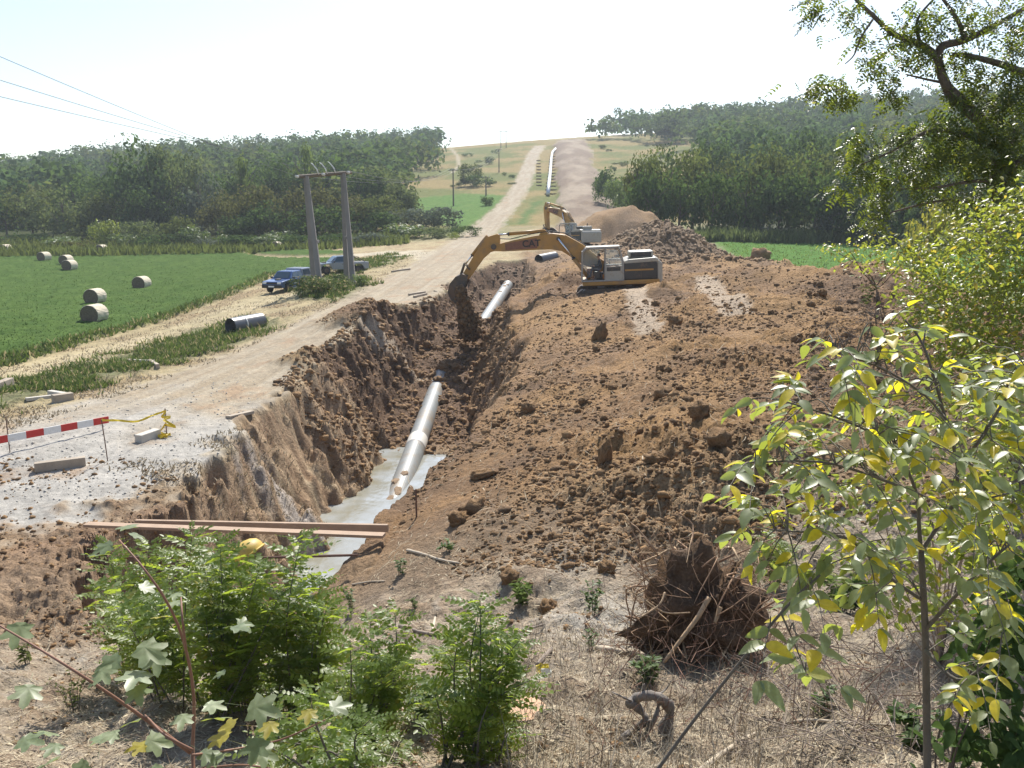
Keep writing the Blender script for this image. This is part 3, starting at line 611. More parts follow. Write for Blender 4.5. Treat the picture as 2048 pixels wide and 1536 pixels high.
    # bucket: curved shell between two side plates, teeth
    kb = [(8.3, 1.98), (8.62, 2.12), (9.0, 1.98), (9.35, 1.62), (9.52, 1.15), (9.4, .72), (9.12, .45)]
    ki = [(9.05, .55), (9.28, .78), (9.4, 1.15), (9.25, 1.55), (8.93, 1.87), (8.62, 2.0), (8.4, 1.9)]
    m = MB(); m.prism([K(q) for q in kb + ki], -.62, .62); bk = m.obj('bucket', STEEL, e)
    for sy in (-.65, .6): m = MB(); m.prism([K(q) for q in kb + [(8.75, .95), (8.42, 1.55)]], sy, sy + .05); m.obj('side_plate', STEEL, bk)
    for y in (-.5, -.25, 0, .25, .5):
        m = MB(); m.prism([K(q) for q in [(9.15, .52), (9.03, .47), (8.98, .2), (9.06, .22)]], y - .05, y + .05); m.obj('tooth', STEEL, bk)
    def cyl(a, b_, y, r, parent, f=.55):
        a = Vector((a[0], y, a[1])); b_ = Vector((b_[0], y, b_[1])); k = a.lerp(b_, f); m = MB(); m.tube([a, k], r, 12); c_ = m.obj('hydraulic_cylinder', YEL, parent, smooth=True)
        m = MB(); m.tube([k, b_], r * .55, 10); m.obj('piston_rod', CHROME, c_, smooth=True)
        m = MB(); m.tube([k.lerp(a, .03), k.lerp(b_, .03)], r * 1.15, 12); m.obj('gland', DARKP, c_)
    for y in (-.4, .4): cyl((1.45, 1.35), B((3.1, 3.72)), y, .1, e, .52)
    cyl(B((3.9, 4.2)), S((6.47, 4.13)), 0, .1, e, .78)
    cyl(S((7.1, 4.14)), S((8.45, 2.62)), 0, .085, e, .7)
    m = MB(); m.prism([B(q) for q in [(3.6, 3.98), (4.2, 3.95), (3.95, 4.28), (3.85, 4.28)]], -.12, .12); m.obj('cylinder_bracket', YEL, bm_)
    for y in (-.24, .24):
        m = MB(); m.tube([(S((8.2, 2.3))[0], y, S((8.2, 2.3))[1]), (S((8.5, 2.66))[0], y, S((8.5, 2.66))[1]), (K((8.75, 2.05))[0], y, K((8.75, 2.05))[1])], .06, 8); m.obj('bucket_link', STEEL, e)
    m = MB(); pts = [B(q) for q in [(1.5, 3.2), (2.7, 4.0), (3.6, 4.16), (4.6, 4.05), (5.8, 3.86), (6.5, 3.9)]]
    for y in (-.1, .02, .12): m.tube([(q[0], y, q[1] + .02 * math.sin(7 * q[0])) for q in pts], .022, 6)
    m.obj('hydraulic_hose', RUBBER, bm_)
    return e
q = Vector((6.35, 48.3, 0)); q.z = hz(q.x, q.y) - .28
EX1 = excavator('excavator', 'ochre crawler excavator dumping soil into the trench with a person in its cab', (5.9, 48.3, 2.68), (math.radians(-1.5), math.radians(2.5), math.radians(176)), boom_a=math.radians(-1.2))
q = on(1168, 497)
EX2 = excavator('excavator', 'smaller-looking orange excavator working farther up the trench with its stick hanging straight down', (7.3, 94.0, hz(7.3, 94.0) - 1.0), (0, math.radians(1.5), math.radians(120)), boom_a=math.radians(14), stick_a=math.radians(-58), bucket_a=math.radians(-50))

# ------------------------------------------------------------------ seated machine operator
SKIN = mat('skin', (.36, .2, .13), .6, vary=.08); SHIRT = mat('dark_work_shirt', (.06, .065, .075), .9, vary=.15); TROUSER = mat('work_trousers', (.10, .10, .11), .9, vary=.15); HAIR = mat('dark_hair', (.015, .012, .01), .7)
def person_mesh(J, E, root):
    me = bpy.data.meshes.new('person'); ks = list(J); me.from_pydata([J[k][0] for k in ks], [], []); me.edges.add(len(E))
    me.edges.foreach_set('vertices', np.array([[ks.index(a), ks.index(b_)] for a, b_ in E], np.int32).ravel()); me.update()
    o = bpy.data.objects.new('tmp', me); COL.objects.link(o); md = o.modifiers.new('s', 'SKIN'); sv = me.skin_vertices[0].data
    for i, k in enumerate(ks): sv[i].radius = (J[k][1], J[k][1] * (J[k][2] if len(J[k]) > 2 else 1)); sv[i].use_root = (k == root)
    s2 = o.modifiers.new('d', 'SUBSURF'); s2.levels = 2; dg = bpy.context.evaluated_depsgraph_get()
    out = bpy.data.meshes.new_from_object(o.evaluated_get(dg)); bpy.data.objects.remove(o); out.name = 'person'; return out
J = {'pelvis': ((0, 0, 0), .15), 'waist': ((-.03, 0, .18), .14), 'chest': ((0, 0, .38), .16, 1.1), 'neck0': ((.03, 0, .52), .075), 'neck': ((.05, 0, .6), .06), 'head': ((.08, 0, .70), .085), 'crown': ((.07, 0, .80), .085)}
E = [('pelvis', 'waist'), ('waist', 'chest'), ('chest', 'neck0'), ('neck0', 'neck'), ('neck', 'head'), ('head', 'crown')]
for s_, n_ in ((1, 'l'), (-1, 'r')):
    J.update({'sh' + n_: ((.01, .19 * s_, .46), .07), 'el' + n_: ((.08, .25 * s_, .2), .05), 'wr' + n_: ((.33, .24 * s_, .2), .035), 'hd' + n_: ((.41, .24 * s_, .21), .032),
              'hp' + n_: ((.06, .1 * s_, -.01), .095), 'kn' + n_: ((.46, .13 * s_, .05), .07), 'an' + n_: ((.55, .13 * s_, -.36), .045), 'to' + n_: ((.7, .14 * s_, -.4), .035)})
    E += [('chest', 'sh' + n_), ('sh' + n_, 'el' + n_), ('el' + n_, 'wr' + n_), ('wr' + n_, 'hd' + n_), ('pelvis', 'hp' + n_), ('hp' + n_, 'kn' + n_), ('kn' + n_, 'an' + n_), ('an' + n_, 'to' + n_)]
    for k_ in range(4): J['f%d%s' % (k_, n_)] = ((.47 - abs(k_ - 1.4) * .008, (.24 + (k_ - 1.5) * .018) * s_, .185), .009); E.append(('hd' + n_, 'f%d%s' % (k_, n_)))
    J['th' + n_] = ((.43, .2 * s_, .23), .010); E.append(('hd' + n_, 'th' + n_))
pm = person_mesh(J, E, 'pelvis')
for q in (SHIRT, SKIN, TROUSER): pm.materials.append(q)
for f in pm.polygons:
    c_ = f.center; f.material_index = 1 if c_.z > .55 or (c_.x > .3 and abs(c_.y) > .16 and c_.z > .14) else (2 if c_.z < .09 else 0); f.use_smooth = True
def operator(ex, label, seat=(.88, .85, 1.92)):
    bpy.context.view_layer.update(); M_ = ex.matrix_basis
    e = link('person', pm); e.location = M_ @ Vector(seat); e.rotation_euler = ex.rotation_euler; tag(e, label, 'person')
    bm = bmesh.new(); bmesh.ops.create_icosphere(bm, subdivisions=3, radius=.104)
    for v in bm.verts:
        v.co = Vector((v.co.x * 1.08, v.co.y * .92, v.co.z * 1.05)) + Vector((.045, 0, .775))
    bmesh.ops.delete(bm, geom=[v for v in bm.verts if v.co.x > .09 and v.co.z < .82 or v.co.z < .71], context='VERTS')
    me = bpy.data.meshes.new('hair'); bm.to_mesh(me); bm.free(); link('hair', me, HAIR, e, True)
    m = MB(); m.add([(.155, -.014, .715), (.155, .014, .715), (.19, 0, .71), (.16, 0, .755)], [(0, 1, 2), (0, 2, 3), (1, 3, 2)]); m.obj('nose', SKIN, e)
    m = MB()
    for y in (-.092, .092): m.box((.06, y, .73), (.035, .016, .06), bev=.006)
    m.obj('ear', SKIN, e)
    m = MB()
    for y in (-.032, .032): m.box((.158, y, .755), (.008, .022, .01), bev=.002)
    m.box((.158, 0, .67), (.008, .045, .01), bev=.002); m.obj('face_features', HAIR, e)
operator(EX1, 'dark-haired person in a grey shirt at the levers of the excavator dumping soil')
operator(EX2, 'person seated in the cab of the excavator farther up the trench')
# ------------------------------------------------------------------ pickups
def car_paint(n, c, m_=.3): return mat(n, c, .28, metal=m_, vary=.06, dirt=(.3, .25, .18), dirt_amt=.12, coat=.5)
BLUE = car_paint('blue_paint', (.045, .10, .26)); SILVER = car_paint('silver_blue_paint', (.20, .25, .31), .5)
WINDOW = mat('dark_window', (.05, .08, .11), .06, vary=.05); PLASTIC = mat('bumper_plastic', (.02, .02, .022), .6); LAMP = mat('lamp_glass', (.7, .72, .72), .1); WHITE = mat('white_print', (.75, .75, .73), .5, vary=.05); REDL = mat('tail_lamp', (.35, .02, .02), .2)
def pickup(label, loc, rot, paint, cover):
    e = empty('pickup_truck', loc, label, 'pickup', None, rot); W = .86
    bd = [(-2.5, .45), (-2.05, .42), (-1.93, .72), (-1.7, .9), (-1.3, .9), (-1.07, .72), (-.95, .42), (.95, .42), (1.07, .72), (1.3, .9), (1.68, .9), (1.9, .72), (2.0, .45), (2.42, .45), (2.46, .8), (2.36, .93), (1.05, 1.06), (-2.5, 1.06)]
    m = MB(); m.prism(bd, -W, W); b = m.obj('body', paint, e, .04, False)
    m = MB(); m.add([(1.05, -.82, 1.05), (1.05, .82, 1.05), (.45, .66, 1.62), (.45, -.66, 1.62), (-.85, .66, 1.66), (-.85, -.66, 1.66), (-.98, .82, 1.05), (-.98, -.82, 1.05)],
                     [(0, 1, 2, 3), (3, 2, 4, 5), (5, 4, 6, 7), (1, 6, 4, 2), (0, 3, 5, 7), (0, 7, 6, 1)]); cb = m.obj('cabin', paint, e, .05)
    m = MB(); m.add([(1.0, -.68, 1.11), (1.0, .68, 1.11), (.53, .57, 1.56), (.53, -.57, 1.56)], [(0, 1, 2, 3)]); ws = m.mesh('windscreen')
    for v in ws.vertices: v.co += Vector((.022, 0, .022))
    link('windscreen', ws, WINDOW, cb)
    for s in (-1, 1):
        for pr in ([(.78, 1.12), (.42, 1.56), (-.12, 1.58), (-.12, 1.12)], [(-.2, 1.12), (-.2, 1.58), (-.78, 1.58), (-.86, 1.12)]):
            m = MB(); vs = [(x, s * (.835 - (z - 1.05) * .27), z) for x, z in pr]; m.add(vs, [tuple(range(4))]); m.obj('side_window', WINDOW, cb)
        m = MB(); m.box((.8, s * .98, 1.14), (.1, .2, .15), bev=.03); m.obj('mirror', PLASTIC, e)
        m = MB(); m.box((-.16, s * .865, .8), (.012, .012, .5)); m.box((-.95, s * .865, .8), (.012, .012, .5)); m.box((.9, s * .865, .8), (.012, .012, .5)); m.obj('door_seam', PLASTIC, b)
        m = MB(); m.box((.0, s * .88, .9), (.16, .03, .03), bev=.008); m.box((-.75, s * .88, .9), (.16, .03, .03), bev=.008); m.obj('door_handle', PLASTIC, b)
        m = MB(); m.box((2.42, s * .64, .82), (.08, .34, .15), bev=.03); m.obj('headlight', LAMP, b)
        m = MB(); m.box((-2.5, s * .76, .85), (.04, .14, .3), bev=.015); m.obj('tail_light', REDL, b)
        m = MB(); m.box((0, s * .92, .36), (1.9, .16, .05), bev=.02); m.obj('side_step', LAMP if cover else PLASTIC, e)
        for x in (-1.5, 1.5):
            m = MB(); y = s * .74; m.tube([(x, y - .12, .36), (x, y - .1, .36), (x, y + .1, .36), (x, y + .12, .36)], [.33, .36, .36, .33], 22); w = m.obj('wheel', RUBBER, e, smooth=True)
            m = MB(); m.tube([(x, y + s * .10, .36), (x, y + s * .125, .36)], [.22, .2], 16); m.obj('rim', STEEL, w)
    m = MB(); m.box((2.46, 0, .55), (.16, 1.7, .24), bev=.05); bp = m.obj('bumper', PLASTIC, e); m = MB(); m.box((2.545, 0, .56), (.012, .5, .11)); m.obj('number_plate', WHITE, bp)
    m = MB(); m.box((2.455, 0, .8), (.03, .9, .14), bev=.012); m.obj('grille', PLASTIC, b)
    m = MB(); m.box((1.5, 0, 1.05), (.34, .4, .08), rot=(0, .1, 0), bev=.03); m.obj('bonnet_scoop', PLASTIC, b)
    if cover:
        m = MB(); m.add([(-.95, -.82, 1.07), (-.95, .82, 1.07), (-.9, .7, 1.78), (-.9, -.7, 1.78), (-2.28, .7, 1.8), (-2.28, -.7, 1.8), (-2.48, .82, 1.07), (-2.48, -.82, 1.07)],
                         [(0, 1, 2, 3), (3, 2, 4, 5), (5, 4, 6, 7), (1, 6, 4, 2), (0, 3, 5, 7), (0, 7, 6, 1)]); c = m.obj('canopy', car_paint('canopy_paint', (.26, .29, .36)), e, .06)
        for s in (-1, 1):
            m = MB(); m.add([(x, s * (.825 - (z - 1.07) * .165), z) for x, z in [(-1.05, 1.25), (-1.05, 1.66), (-2.1, 1.66), (-2.25, 1.25)]], [(0, 1, 2, 3)]); m.obj('side_window', WINDOW, c)
            m = MB(); m.box((.35, s * .866, .78), (.42, .01, .2)); m.obj('door_sign', WHITE, b)
    else:
        m = MB(); m.box((-1.72, 0, 1.0), (1.45, 1.5, .16), bev=.02); m.obj('load_bed', PLASTIC, e)
        m = MB(); pts = [(-1.05, 1.08), (-1.2, 1.6), (-1.5, 1.52), (-2.2, 1.08)]
        for s in (-.7, .7): m.tube([(x, s, z) for x, z in pts], .035, 8)
        m.tube([(-1.2, -.7, 1.6), (-1.2, .7, 1.6)], .035, 8); m.obj('roll_bar', PLASTIC, e)
    return e
q = on(556, 586); pickup('blue pickup with a canopied load bed parked at the edge of the hay field', (q.x + .35, q.y + 1.9, q.z - .02), (0, 0, math.radians(-106)), BLUE, True)
q = on(640, 556); pickup('silver-blue pickup with a roll bar parked behind the concrete power poles', (q.x + 1.4, q.y + 2.2, hz(q.x + 1.4, q.y + 2.2) - .02), (0, 0, math.radians(-152)), SILVER, False)

# ------------------------------------------------------------------ power poles and wires
CONC = mat('pole_concrete', (.215, .2, .185), .9, vary=.15, scale=1.2, bump=.3); INS = mat('insulator_porcelain', (.62, .62, .6), .25, vary=.05); WIRE = mat('power_wire', (.16, .16, .17), .5)
WOOD = mat('pole_timber', (.16, .13, .10), .9, vary=.2)
pl = ground(640, 588, f=H); pr_ = ground(698, 582, f=H); D0 = 66.0
bl = at(636, 585, D0); br = at(701, 580, D0 + 2.5); zl, zr = hz(bl.x, bl.y), hz(br.x, br.y)
tl = at(612, 353, D0 + .4); tr_ = at(686, 347, D0 + 2.9)
e = empty('power_pole', ((bl.x + br.x) / 2, (bl.y + br.y) / 2, (zl + zr) / 2), 'twin concrete A-shaped power poles joined by a crossarm beside the pickups', 'power pole'); O_ = e.location.copy()
ARM = []
for top, bx, zb in ((tl, bl, zl), (tr_, br, zr)):
    for s in (-1, 1):
        m = MB(); a = Vector((bx.x + s * .40, bx.y - s * .75, zb - .4)) - O_; b = Vector((top.x + s * .1, top.y - s * .1, top.z)) - O_
        t = (b - a); u_ = Vector((1, 0, 0)); vs = []
        for p_, w in ((a, .205), (b, .115)): vs += [p_ + Vector((sx * w, sy * w, 0)) for sx, sy in ((-1, -1), (1, -1), (1, 1), (-1, 1))]
        m.add(vs, [(0, 1, 5, 4), (1, 2, 6, 5), (2, 3, 7, 6), (3, 0, 4, 7), (3, 2, 1, 0), (4, 5, 6, 7)]); m.obj('pole_leg', CONC, e, .02)
    m = MB(); mid = Vector((bx.x, bx.y, zb + 3.0)).lerp(top, .1) - O_; m.box(mid, (.5, .7, .22), bev=.02); m.obj('spacer_block', CONC, e)
    ARM.append(top)
dv = (tr_ - tl).normalized(); a = tl - dv * .75 - O_; b = tr_ + dv * .75 - O_
m = MB(); m.tube([a + Vector((0, 0, .06)), b + Vector((0, 0, .06))], .11, 6); m.tube([a + Vector((0, .5, .02)), b + Vector((0, .5, .02))], .09, 6); m.obj('crossarm', WOOD, e)
wire_pts = []
for k, t in enumerate((.02, .5, .98)):
    q = a.lerp(b, t); m = MB(); m.tube([q + Vector((0, -.1, .0)), q + Vector((0, -.9, .06))], [.06, .05], 8)
    for j in range(4): m.tube([q + Vector((0, -.25 - .16 * j, .02)), q + Vector((0, -.31 - .16 * j, .02))], .1, 10)
    m.obj('insulator', INS, e, smooth=True); wire_pts.append(q + O_ + Vector((0, -.95, .06)))
for t in (.36, .52, .68):
    q = a.lerp(b, t); m = MB(); m.tube([q + Vector((.1, 0, .08)), q + Vector((.0, -.05, .45)), q + Vector((-.28, -.1, .82)), q + Vector((-.45, -.1, .95))], [.05, .05, .04, .02], 8); m.obj('jumper_insulator', INS, e, smooth=True)
def wire(name, a, b, sag, r, label, group=None):
    a = Vector(a); b = Vector(b); m = MB(); n = 24; c = (a + b) / 2
    m.tube([a.lerp(b, i / n) - c - Vector((0, 0, sag * 4 * (i / n) * (1 - i / n))) for i in range(n + 1)], r, 4)
    o = m.obj(name, WIRE); o.location = c; return tag(o, label, 'wire', group)
for k, (py, lab) in enumerate(((103, 'uppermost wire'), (150, 'middle wire'), (183, 'lowest wire'))):
    r_ = at(0, py, 34); d_ = r_ - wire_pts[k]; far = wire_pts[k] + d_ * 1.35
    wire('power_wire', wire_pts[k], far, .25, .013, lab + ' of the three running across the pale sky to the concrete poles')
def far_pole(px, py, top, label, h_=None, arms=1, twin=False, yd=None):
    q = on(px, py) if yd is None else Vector((at(px, py, yd).x, yd, hz(at(px, py, yd).x, yd))); z1 = at(px, top, q.y).z
    e = empty('power_pole', q, label, 'power pole'); H_ = z1 - q.z
    for s in ((-1.3, 1.3) if twin else (0,)):
        m = MB(); m.tube([(s, 0, -.5), (s, 0, H_)], [.2, .13], 8); m.obj('pole', WOOD, e)
    if twin: m = MB(); m.tube([(-2.4, 0, H_ - .3), (2.4, 0, H_ - .3)], .1, 6); m.obj('crossarm', WOOD, e)
    else:
        m = MB(); m.tube([(-1.1, 0, H_ - .35), (1.1, 0, H_ - .35)], .07, 6); m.obj('crossarm', WOOD, e)
    m = MB()
    for s in (-.95, 0, .95): m.tube([(s * (2.2 if twin else 1), 0, H_ - .3), (s * (2.2 if twin else 1), 0, H_ + .1)], .05, 6)
    m.obj('insulator', INS, e); return Vector((q.x, q.y, z1))
w1 = far_pole(907, 412, 338, 'slim power pole standing in the bright far meadow'); w2 = far_pole(972, 392, 352, 'short power pole beside the shrubs at the foot of the hill')
w3 = far_pole(998, 345, 297, 'power pole half-way up the dry hillside'); w4 = far_pole(1007, 296, 262, 'twin-legged power pole frame on the crest of the hill', twin=True)
for k, dx in enumerate((-.95, 0, .95)):
    wire('power_wire', wire_pts[k] + Vector((0, 1.6, .1)), w1 + Vector((dx, 0, 0)), 1.6, .02, 'sagging wire from the concrete poles to the pole in the far meadow', 'wires to the far meadow pole')
    wire('power_wire', w1 + Vector((dx, 0, 0)), w3 + Vector((dx, 0, 0)), 2.5, .02, 'wire climbing the hill from the meadow pole', 'wires up the hill')

# ------------------------------------------------------------------ round hay bales
STRAW = mat('bale_straw', (.62, .54, .41), .95, vary=.25, scale=14.0, bump=.9, bscale=45); STRAW_SHADE = mat('bale_straw_shaded', (.15, .115, .075), .95, vary=.4, scale=10.0, bump=1.0, bscale=30)  # shade on the bale ends is put into the darker straw colour
def bale_meshes(sd):
    rg = seeded(sd); n = 40; m = MB(); w = .62; r = .68; vs = []; fs = []; xs = [-w, -w + .04, -w * .5, 0, w * .5, w - .04, w]
    for i, x in enumerate(xs):
        for j in range(n):
            a = 2 * math.pi * j / n; rr = r * (.965 if i in (0, 6) else 1) * (1 + .012 * rg.standard_normal()); z = math.sin(a) * rr
            vs.append((x, math.cos(a) * rr * (1.03), max(z, -r * .93)))
    for i in range(6): fs += [(i * n + j, i * n + (j + 1) % n, (i + 1) * n + (j + 1) % n, (i + 1) * n + j) for j in range(n)]
    m.add(vs, fs); side = m.mesh('bale_side'); m = MB()
    for s in (-1, 1):
        vs = []; fs = []; K_ = 7
        for k in range(K_):
            for j in range(n):
                a = 2 * math.pi * j / n; rr = r * .96 * (k + .3) / (K_ - .7); rr = min(rr, r * .96); vs.append((s * (w + .012 * math.sin(k * 2.1 + a) + .012 - .03 * (k == K_ - 1)), math.cos(a) * rr * 1.03, max(math.sin(a) * rr, -r * .93)))
        for k in range(K_ - 1): fs += [(k * n + j, k * n + (j + 1) % n, (k + 1) * n + (j + 1) % n, (k + 1) * n + j) for j in range(n)]
        fs.append(tuple(range(n))); m.add(vs, fs)
    end = m.mesh('bale_end'); side.materials.append(STRAW); end.materials.append(STRAW_SHADE); return side, end
bs, be = bale_meshes(3)
for px, py, lab, rz in ((190, 641, 'largest-looking hay bale, nearest the straw track', 82), (191, 603, 'hay bale just behind the largest one', 82), (284, 575, 'hay bale standing apart toward the middle of the field', 82),
                        (140, 538, 'hay bale in front of a pair lying close together', 80), (133, 527, 'hay bale behind its twin in the close pair', 80), (89, 520, 'small distant hay bale out in the field by itself', 75),
                        (204, 504, 'distant hay bale by the scrub at the far field edge', 80), (12, 503, 'distant hay bale cut off by the picture edge', 75), (554, 498, 'distant pale hay bale below the dark hedge', 75)):
    q = on(px, py); e = empty('hay_bale', (q.x, q.y, q.z + .40), lab, 'hay bale', 'round bales in the hay field', (0, 0, math.radians(rz)))
    for nm, me in (('bale_side', bs), ('bale_end', be)): o = bpy.data.objects.new(nm, me); COL.objects.link(o); o.parent = e

# ------------------------------------------------------------------ barrier, tape, timber, cap, rods
RED = mat('barrier_red', (.52, .03, .025), .5, vary=.08); WHT = mat('barrier_white', (.74, .73, .70), .5, vary=.06, dirt=(.45, .4, .32), dirt_amt=.2)
RUST = mat('rusty_steel', (.14, .075, .05), .8, vary=.3); TAPE = mat('yellow_tape', (.72, .52, .03), .45, vary=.1)
def board(p0, p1, nseg, first_red, label, hgt=.2, th=.03):
    p0 = Vector(p0); p1 = Vector(p1); c = (p0 + p1) / 2; e = empty('barrier_board', c, label, 'barrier'); d = p1 - p0; dd = d / nseg; ang = math.atan2(d.y, d.x); pitch = math.asin(d.z / d.length)
    R = (Matrix.Rotation(ang, 3, 'Z') @ Matrix.Rotation(-pitch, 3, 'Y'))
    for k in range(nseg):
        m = MB(); m.box(p0 + dd * (k + .5) - c, (dd.length, th, hgt), rot=R); red = (k % 2 == 0) == first_red; m.obj('red_stripe' if red else 'white_stripe', RED if red else WHT, e)
    return e
q0 = at(-190, 926, 20.2); q1 = at(217, 839, 25.0)
zc = hz(q0.x, q0.y) + .9
board((q0.x, q0.y, max(q0.z, hz(q0.x, q0.y) + .75)), q1, 11, True, 'long red and white striped barrier board on rods along the road edge')
q2 = at(-110, 915, 23.5); q3 = at(25, 868, 25.5); board(q2, q3, 3, True, 'second striped barrier board standing behind the long one', .22)
def rod(p, z1, r, label, lean=(0, 0)):
    z0 = hz(p.x, p.y); m = MB(); m.tube([(0, 0, -.25), (lean[0] * .5, lean[1] * .5, (z1 - z0) / 2), (lean[0], lean[1], z1 - z0)], r, 8); o = m.obj('steel_rod', RUST); o.location = (p.x, p.y, z0); return tag(o, label, 'rod')
g1 = on(216, 922); rod(g1, at(203, 840, g1.y).z, .014, 'thin rusty rod holding the end of the long barrier board', (at(203, 840, g1.y).x - g1.x, 0))
g2 = on(333, 868); rod(g2, at(330, 817, g2.y).z, .018, 'short rusty rod with yellow tape tied to its top', (at(330, 817, g2.y).x - g2.x, 0))
g3 = on(20, 905); rod(g3, hz(g3.x, g3.y) + 1.0, .014, 'rusty rod under the striped barrier board at the picture edge')
def ribbon(pts, w, label, name='warning_tape'):
    pts = [Vector(p) for p in pts]; vs = []; n = len(pts); c = sum(pts, Vector()) / n
    for i, p in enumerate(pts):
        a = 1.3 + .9 * math.sin(i * 1.7); vs += [p - c + Vector((0, math.cos(a), math.sin(a))) * w / 2, p - c - Vector((0, math.cos(a), math.sin(a))) * w / 2]
    m = MB(); m.add(vs, [(2 * i, 2 * i + 1, 2 * i + 3, 2 * i + 2) for i in range(n - 1)]); o = m.obj(name, TAPE); md = o.modifiers.new('t', 'SOLIDIFY'); md.thickness = .004; o.location = c; return tag(o, label, 'tape')
A = at(203, 840, g1.y); B_ = at(330, 822, g2.y)
ribbon([A.lerp(B_, t) - Vector((0, 0, .14 * 4 * t * (1 - t) * (1 - .3 * math.sin(9 * t)))) for t in np.linspace(0, 1, 14)], .07, 'yellow warning tape strung between two rusty rods')
rg = seeded(5)
ribbon([B_ + Vector((.05, -.05, 0))] + [Vector((B_.x + .05 + .16 * t + .14 * rg.standard_normal(), B_.y - .5 * t + .1 * rg.standard_normal(), max(hz(B_.x + .1, B_.y - .3 * t) + .06, B_.z - 1.25 * t + .08 * rg.standard_normal()))) for t in np.linspace(.1, 1, 16)], .09, 'loose end of yellow tape bunched on the ground by the short rod')
BEAM = mat('weathered_beam', (.36, .30, .23), .85, vary=.25, scale=2.0, bump=.5, bscale=25); PLANK = mat('reddish_plank', (.36, .25, .17), .75, vary=.18, scale=2.5, bump=.3, bscale=30); BEAMW = mat('pale_beam', (.52, .48, .41), .8, vary=.15, scale=2.0, bump=.4)
def beam(p0, p1, w, h, m_, name, label, cat, group=None, roll=0.0):
    p0 = Vector(p0); p1 = Vector(p1); d = p1 - p0; c = (p0 + p1) / 2; rg = seeded(int(abs(c.x * 77 + c.y * 13)))
    R = Matrix.Rotation(math.atan2(d.y, d.x), 3, 'Z') @ Matrix.Rotation(-math.asin(d.z / d.length), 3, 'Y') @ Matrix.Rotation(roll, 3, 'X')
    m = MB(); m.box((0, 0, 0), (d.length, w, h)); o = m.obj(name, m_, None, min(w, h) * .08); o.location = c; o.rotation_euler = R.to_euler(); return tag(o, label, cat, group)
def gbeam(px0, py0, px1, py1, w, h, m_, name, label, cat, group=None):
    a, b = on(px0, py0), on(px1, py1); return beam(a + Vector((0, 0, h * .45)), b + Vector((0, 0, h * .45)), w, h, m_, name, label, cat, group)
gbeam(70, 944, 172, 930, .2, .24, BEAM, 'timber_beam', 'split weathered timber beam lying on the gravel near the pit edge', 'timber beam')
gbeam(277, 886, 316, 872, .26, .24, BEAMW, 'timber_block', 'pale squared timber block lying on the gravel by the yellow tape', 'timber block')
gbeam(456, 838, 504, 829, .2, .1, BEAM, 'board', 'short dark board on the road edge above the gravel gully', 'board')
gbeam(-10, 785, 22, 772, .3, .35, BEAM, 'timber_block', 'thick timber block in the weeds at the picture edge', 'timber block')
gbeam(255, 724, 308, 726, .16, .14, BEAMW, 'timber_beam', 'slim pale beam lying across the weed strip beside the straw track', 'timber beam')
gbeam(300, 727, 316, 737, .16, .2, BEAM, 'timber_block', 'short block at the end of the slim pale beam in the weeds', 'timber block')
gbeam(52, 803, 110, 796, .16, .12, BEAMW, 'timber_beam', 'thin pale beam at the bottom of the small timber pile in the weeds', 'timber beam')
gbeam(100, 790, 138, 796, .2, .18, BEAMW, 'timber_beam', 'stubby pale beam on top of the small timber pile in the weeds', 'timber beam')
gbeam(106, 806, 146, 800, .3, .3, BEAM, 'timber_block', 'dark timber block in the small timber pile in the weeds', 'timber block')
gbeam(818, 592, 850, 587, .2, .16, BEAM, 'timber_beam', 'beam on the dirt road next to the soil heap, the longer of two', 'timber beam')
gbeam(828, 596, 853, 590, .16, .14, BEAM, 'timber_beam', 'beam on the dirt road next to the soil heap, the shorter of two', 'timber beam')
gbeam(868, 583, 892, 592, .12, .1, BEAM, 'timber_beam', 'thin slanting timber on the road edge close to the excavator bucket', 'timber beam')
gbeam(783, 545, 820, 540, .2, .16, BEAM, 'log', 'log lying in the straw beyond the dirt road bend', 'log')
gbeam(772, 516, 800, 515, .3, .2, BEAMW, 'timber_beam', 'pale timber in the green verge by the branch track', 'timber beam')
gbeam(662, 577, 690, 577, .16, .1, mat('orange_plank', (.5, .25, .1), .8), 'board', 'orange-brown board at the foot of the concrete poles', 'board')
# planks across the trench
a = at(272, 1046, 17.3); b = at(776, 1056, 16.2); beam(a, b, .08, .15, PLANK, 'plank', 'upper reddish plank laid across the trench end', 'plank')
a = at(172, 1049, 17.0); b = at(768, 1071, 15.9); beam(a, b, .2, .06, PLANK, 'plank', 'lower reddish plank laid flat across the trench end', 'plank')
a = at(215, 1114, 15.6); b = at(716, 1110, 15.0); m = MB(); c = (a + b) / 2; m.tube([a - c, (a - c).lerp(b - c, .5) - Vector((0, 0, .05)), b - c], .026, 8); o = m.obj('steel_rod', RUST); o.location = c; tag(o, 'long dark rod spanning the trench below the planks', 'rod')
# yellow domed pipe cap
q = at(492, 1104, 15.4); e = empty('yellow_dome', q, 'yellow domed pipe cap lying by the planks over the trench', 'pipe cap', None, (math.radians(-18), math.radians(-32), math.radians(20)))
CAPM = mat('cap_yellow', (.52, .36, .06), .55, vary=.12, dirt=(.3, .2, .1), dirt_amt=.3); m = MB(); prof = [(.335, -.09), (.34, 0), (.30, .10), (.2, .17), (.08, .2), (.01, .205)]
n = 32; vs = []; fs = []
for r_, z_ in prof: vs += [(r_ * math.cos(2 * math.pi * j / n), r_ * math.sin(2 * math.pi * j / n), z_) for j in range(n)]
for i in range(len(prof) - 1): fs += [(i * n + j, i * n + (j + 1) % n, (i + 1) * n + (j + 1) % n, (i + 1) * n + j) for j in range(n)]
m.add(vs, fs + [tuple(range((len(prof) - 1) * n, len(prof) * n))]); o = m.obj('dome', CAPM, e, smooth=True)
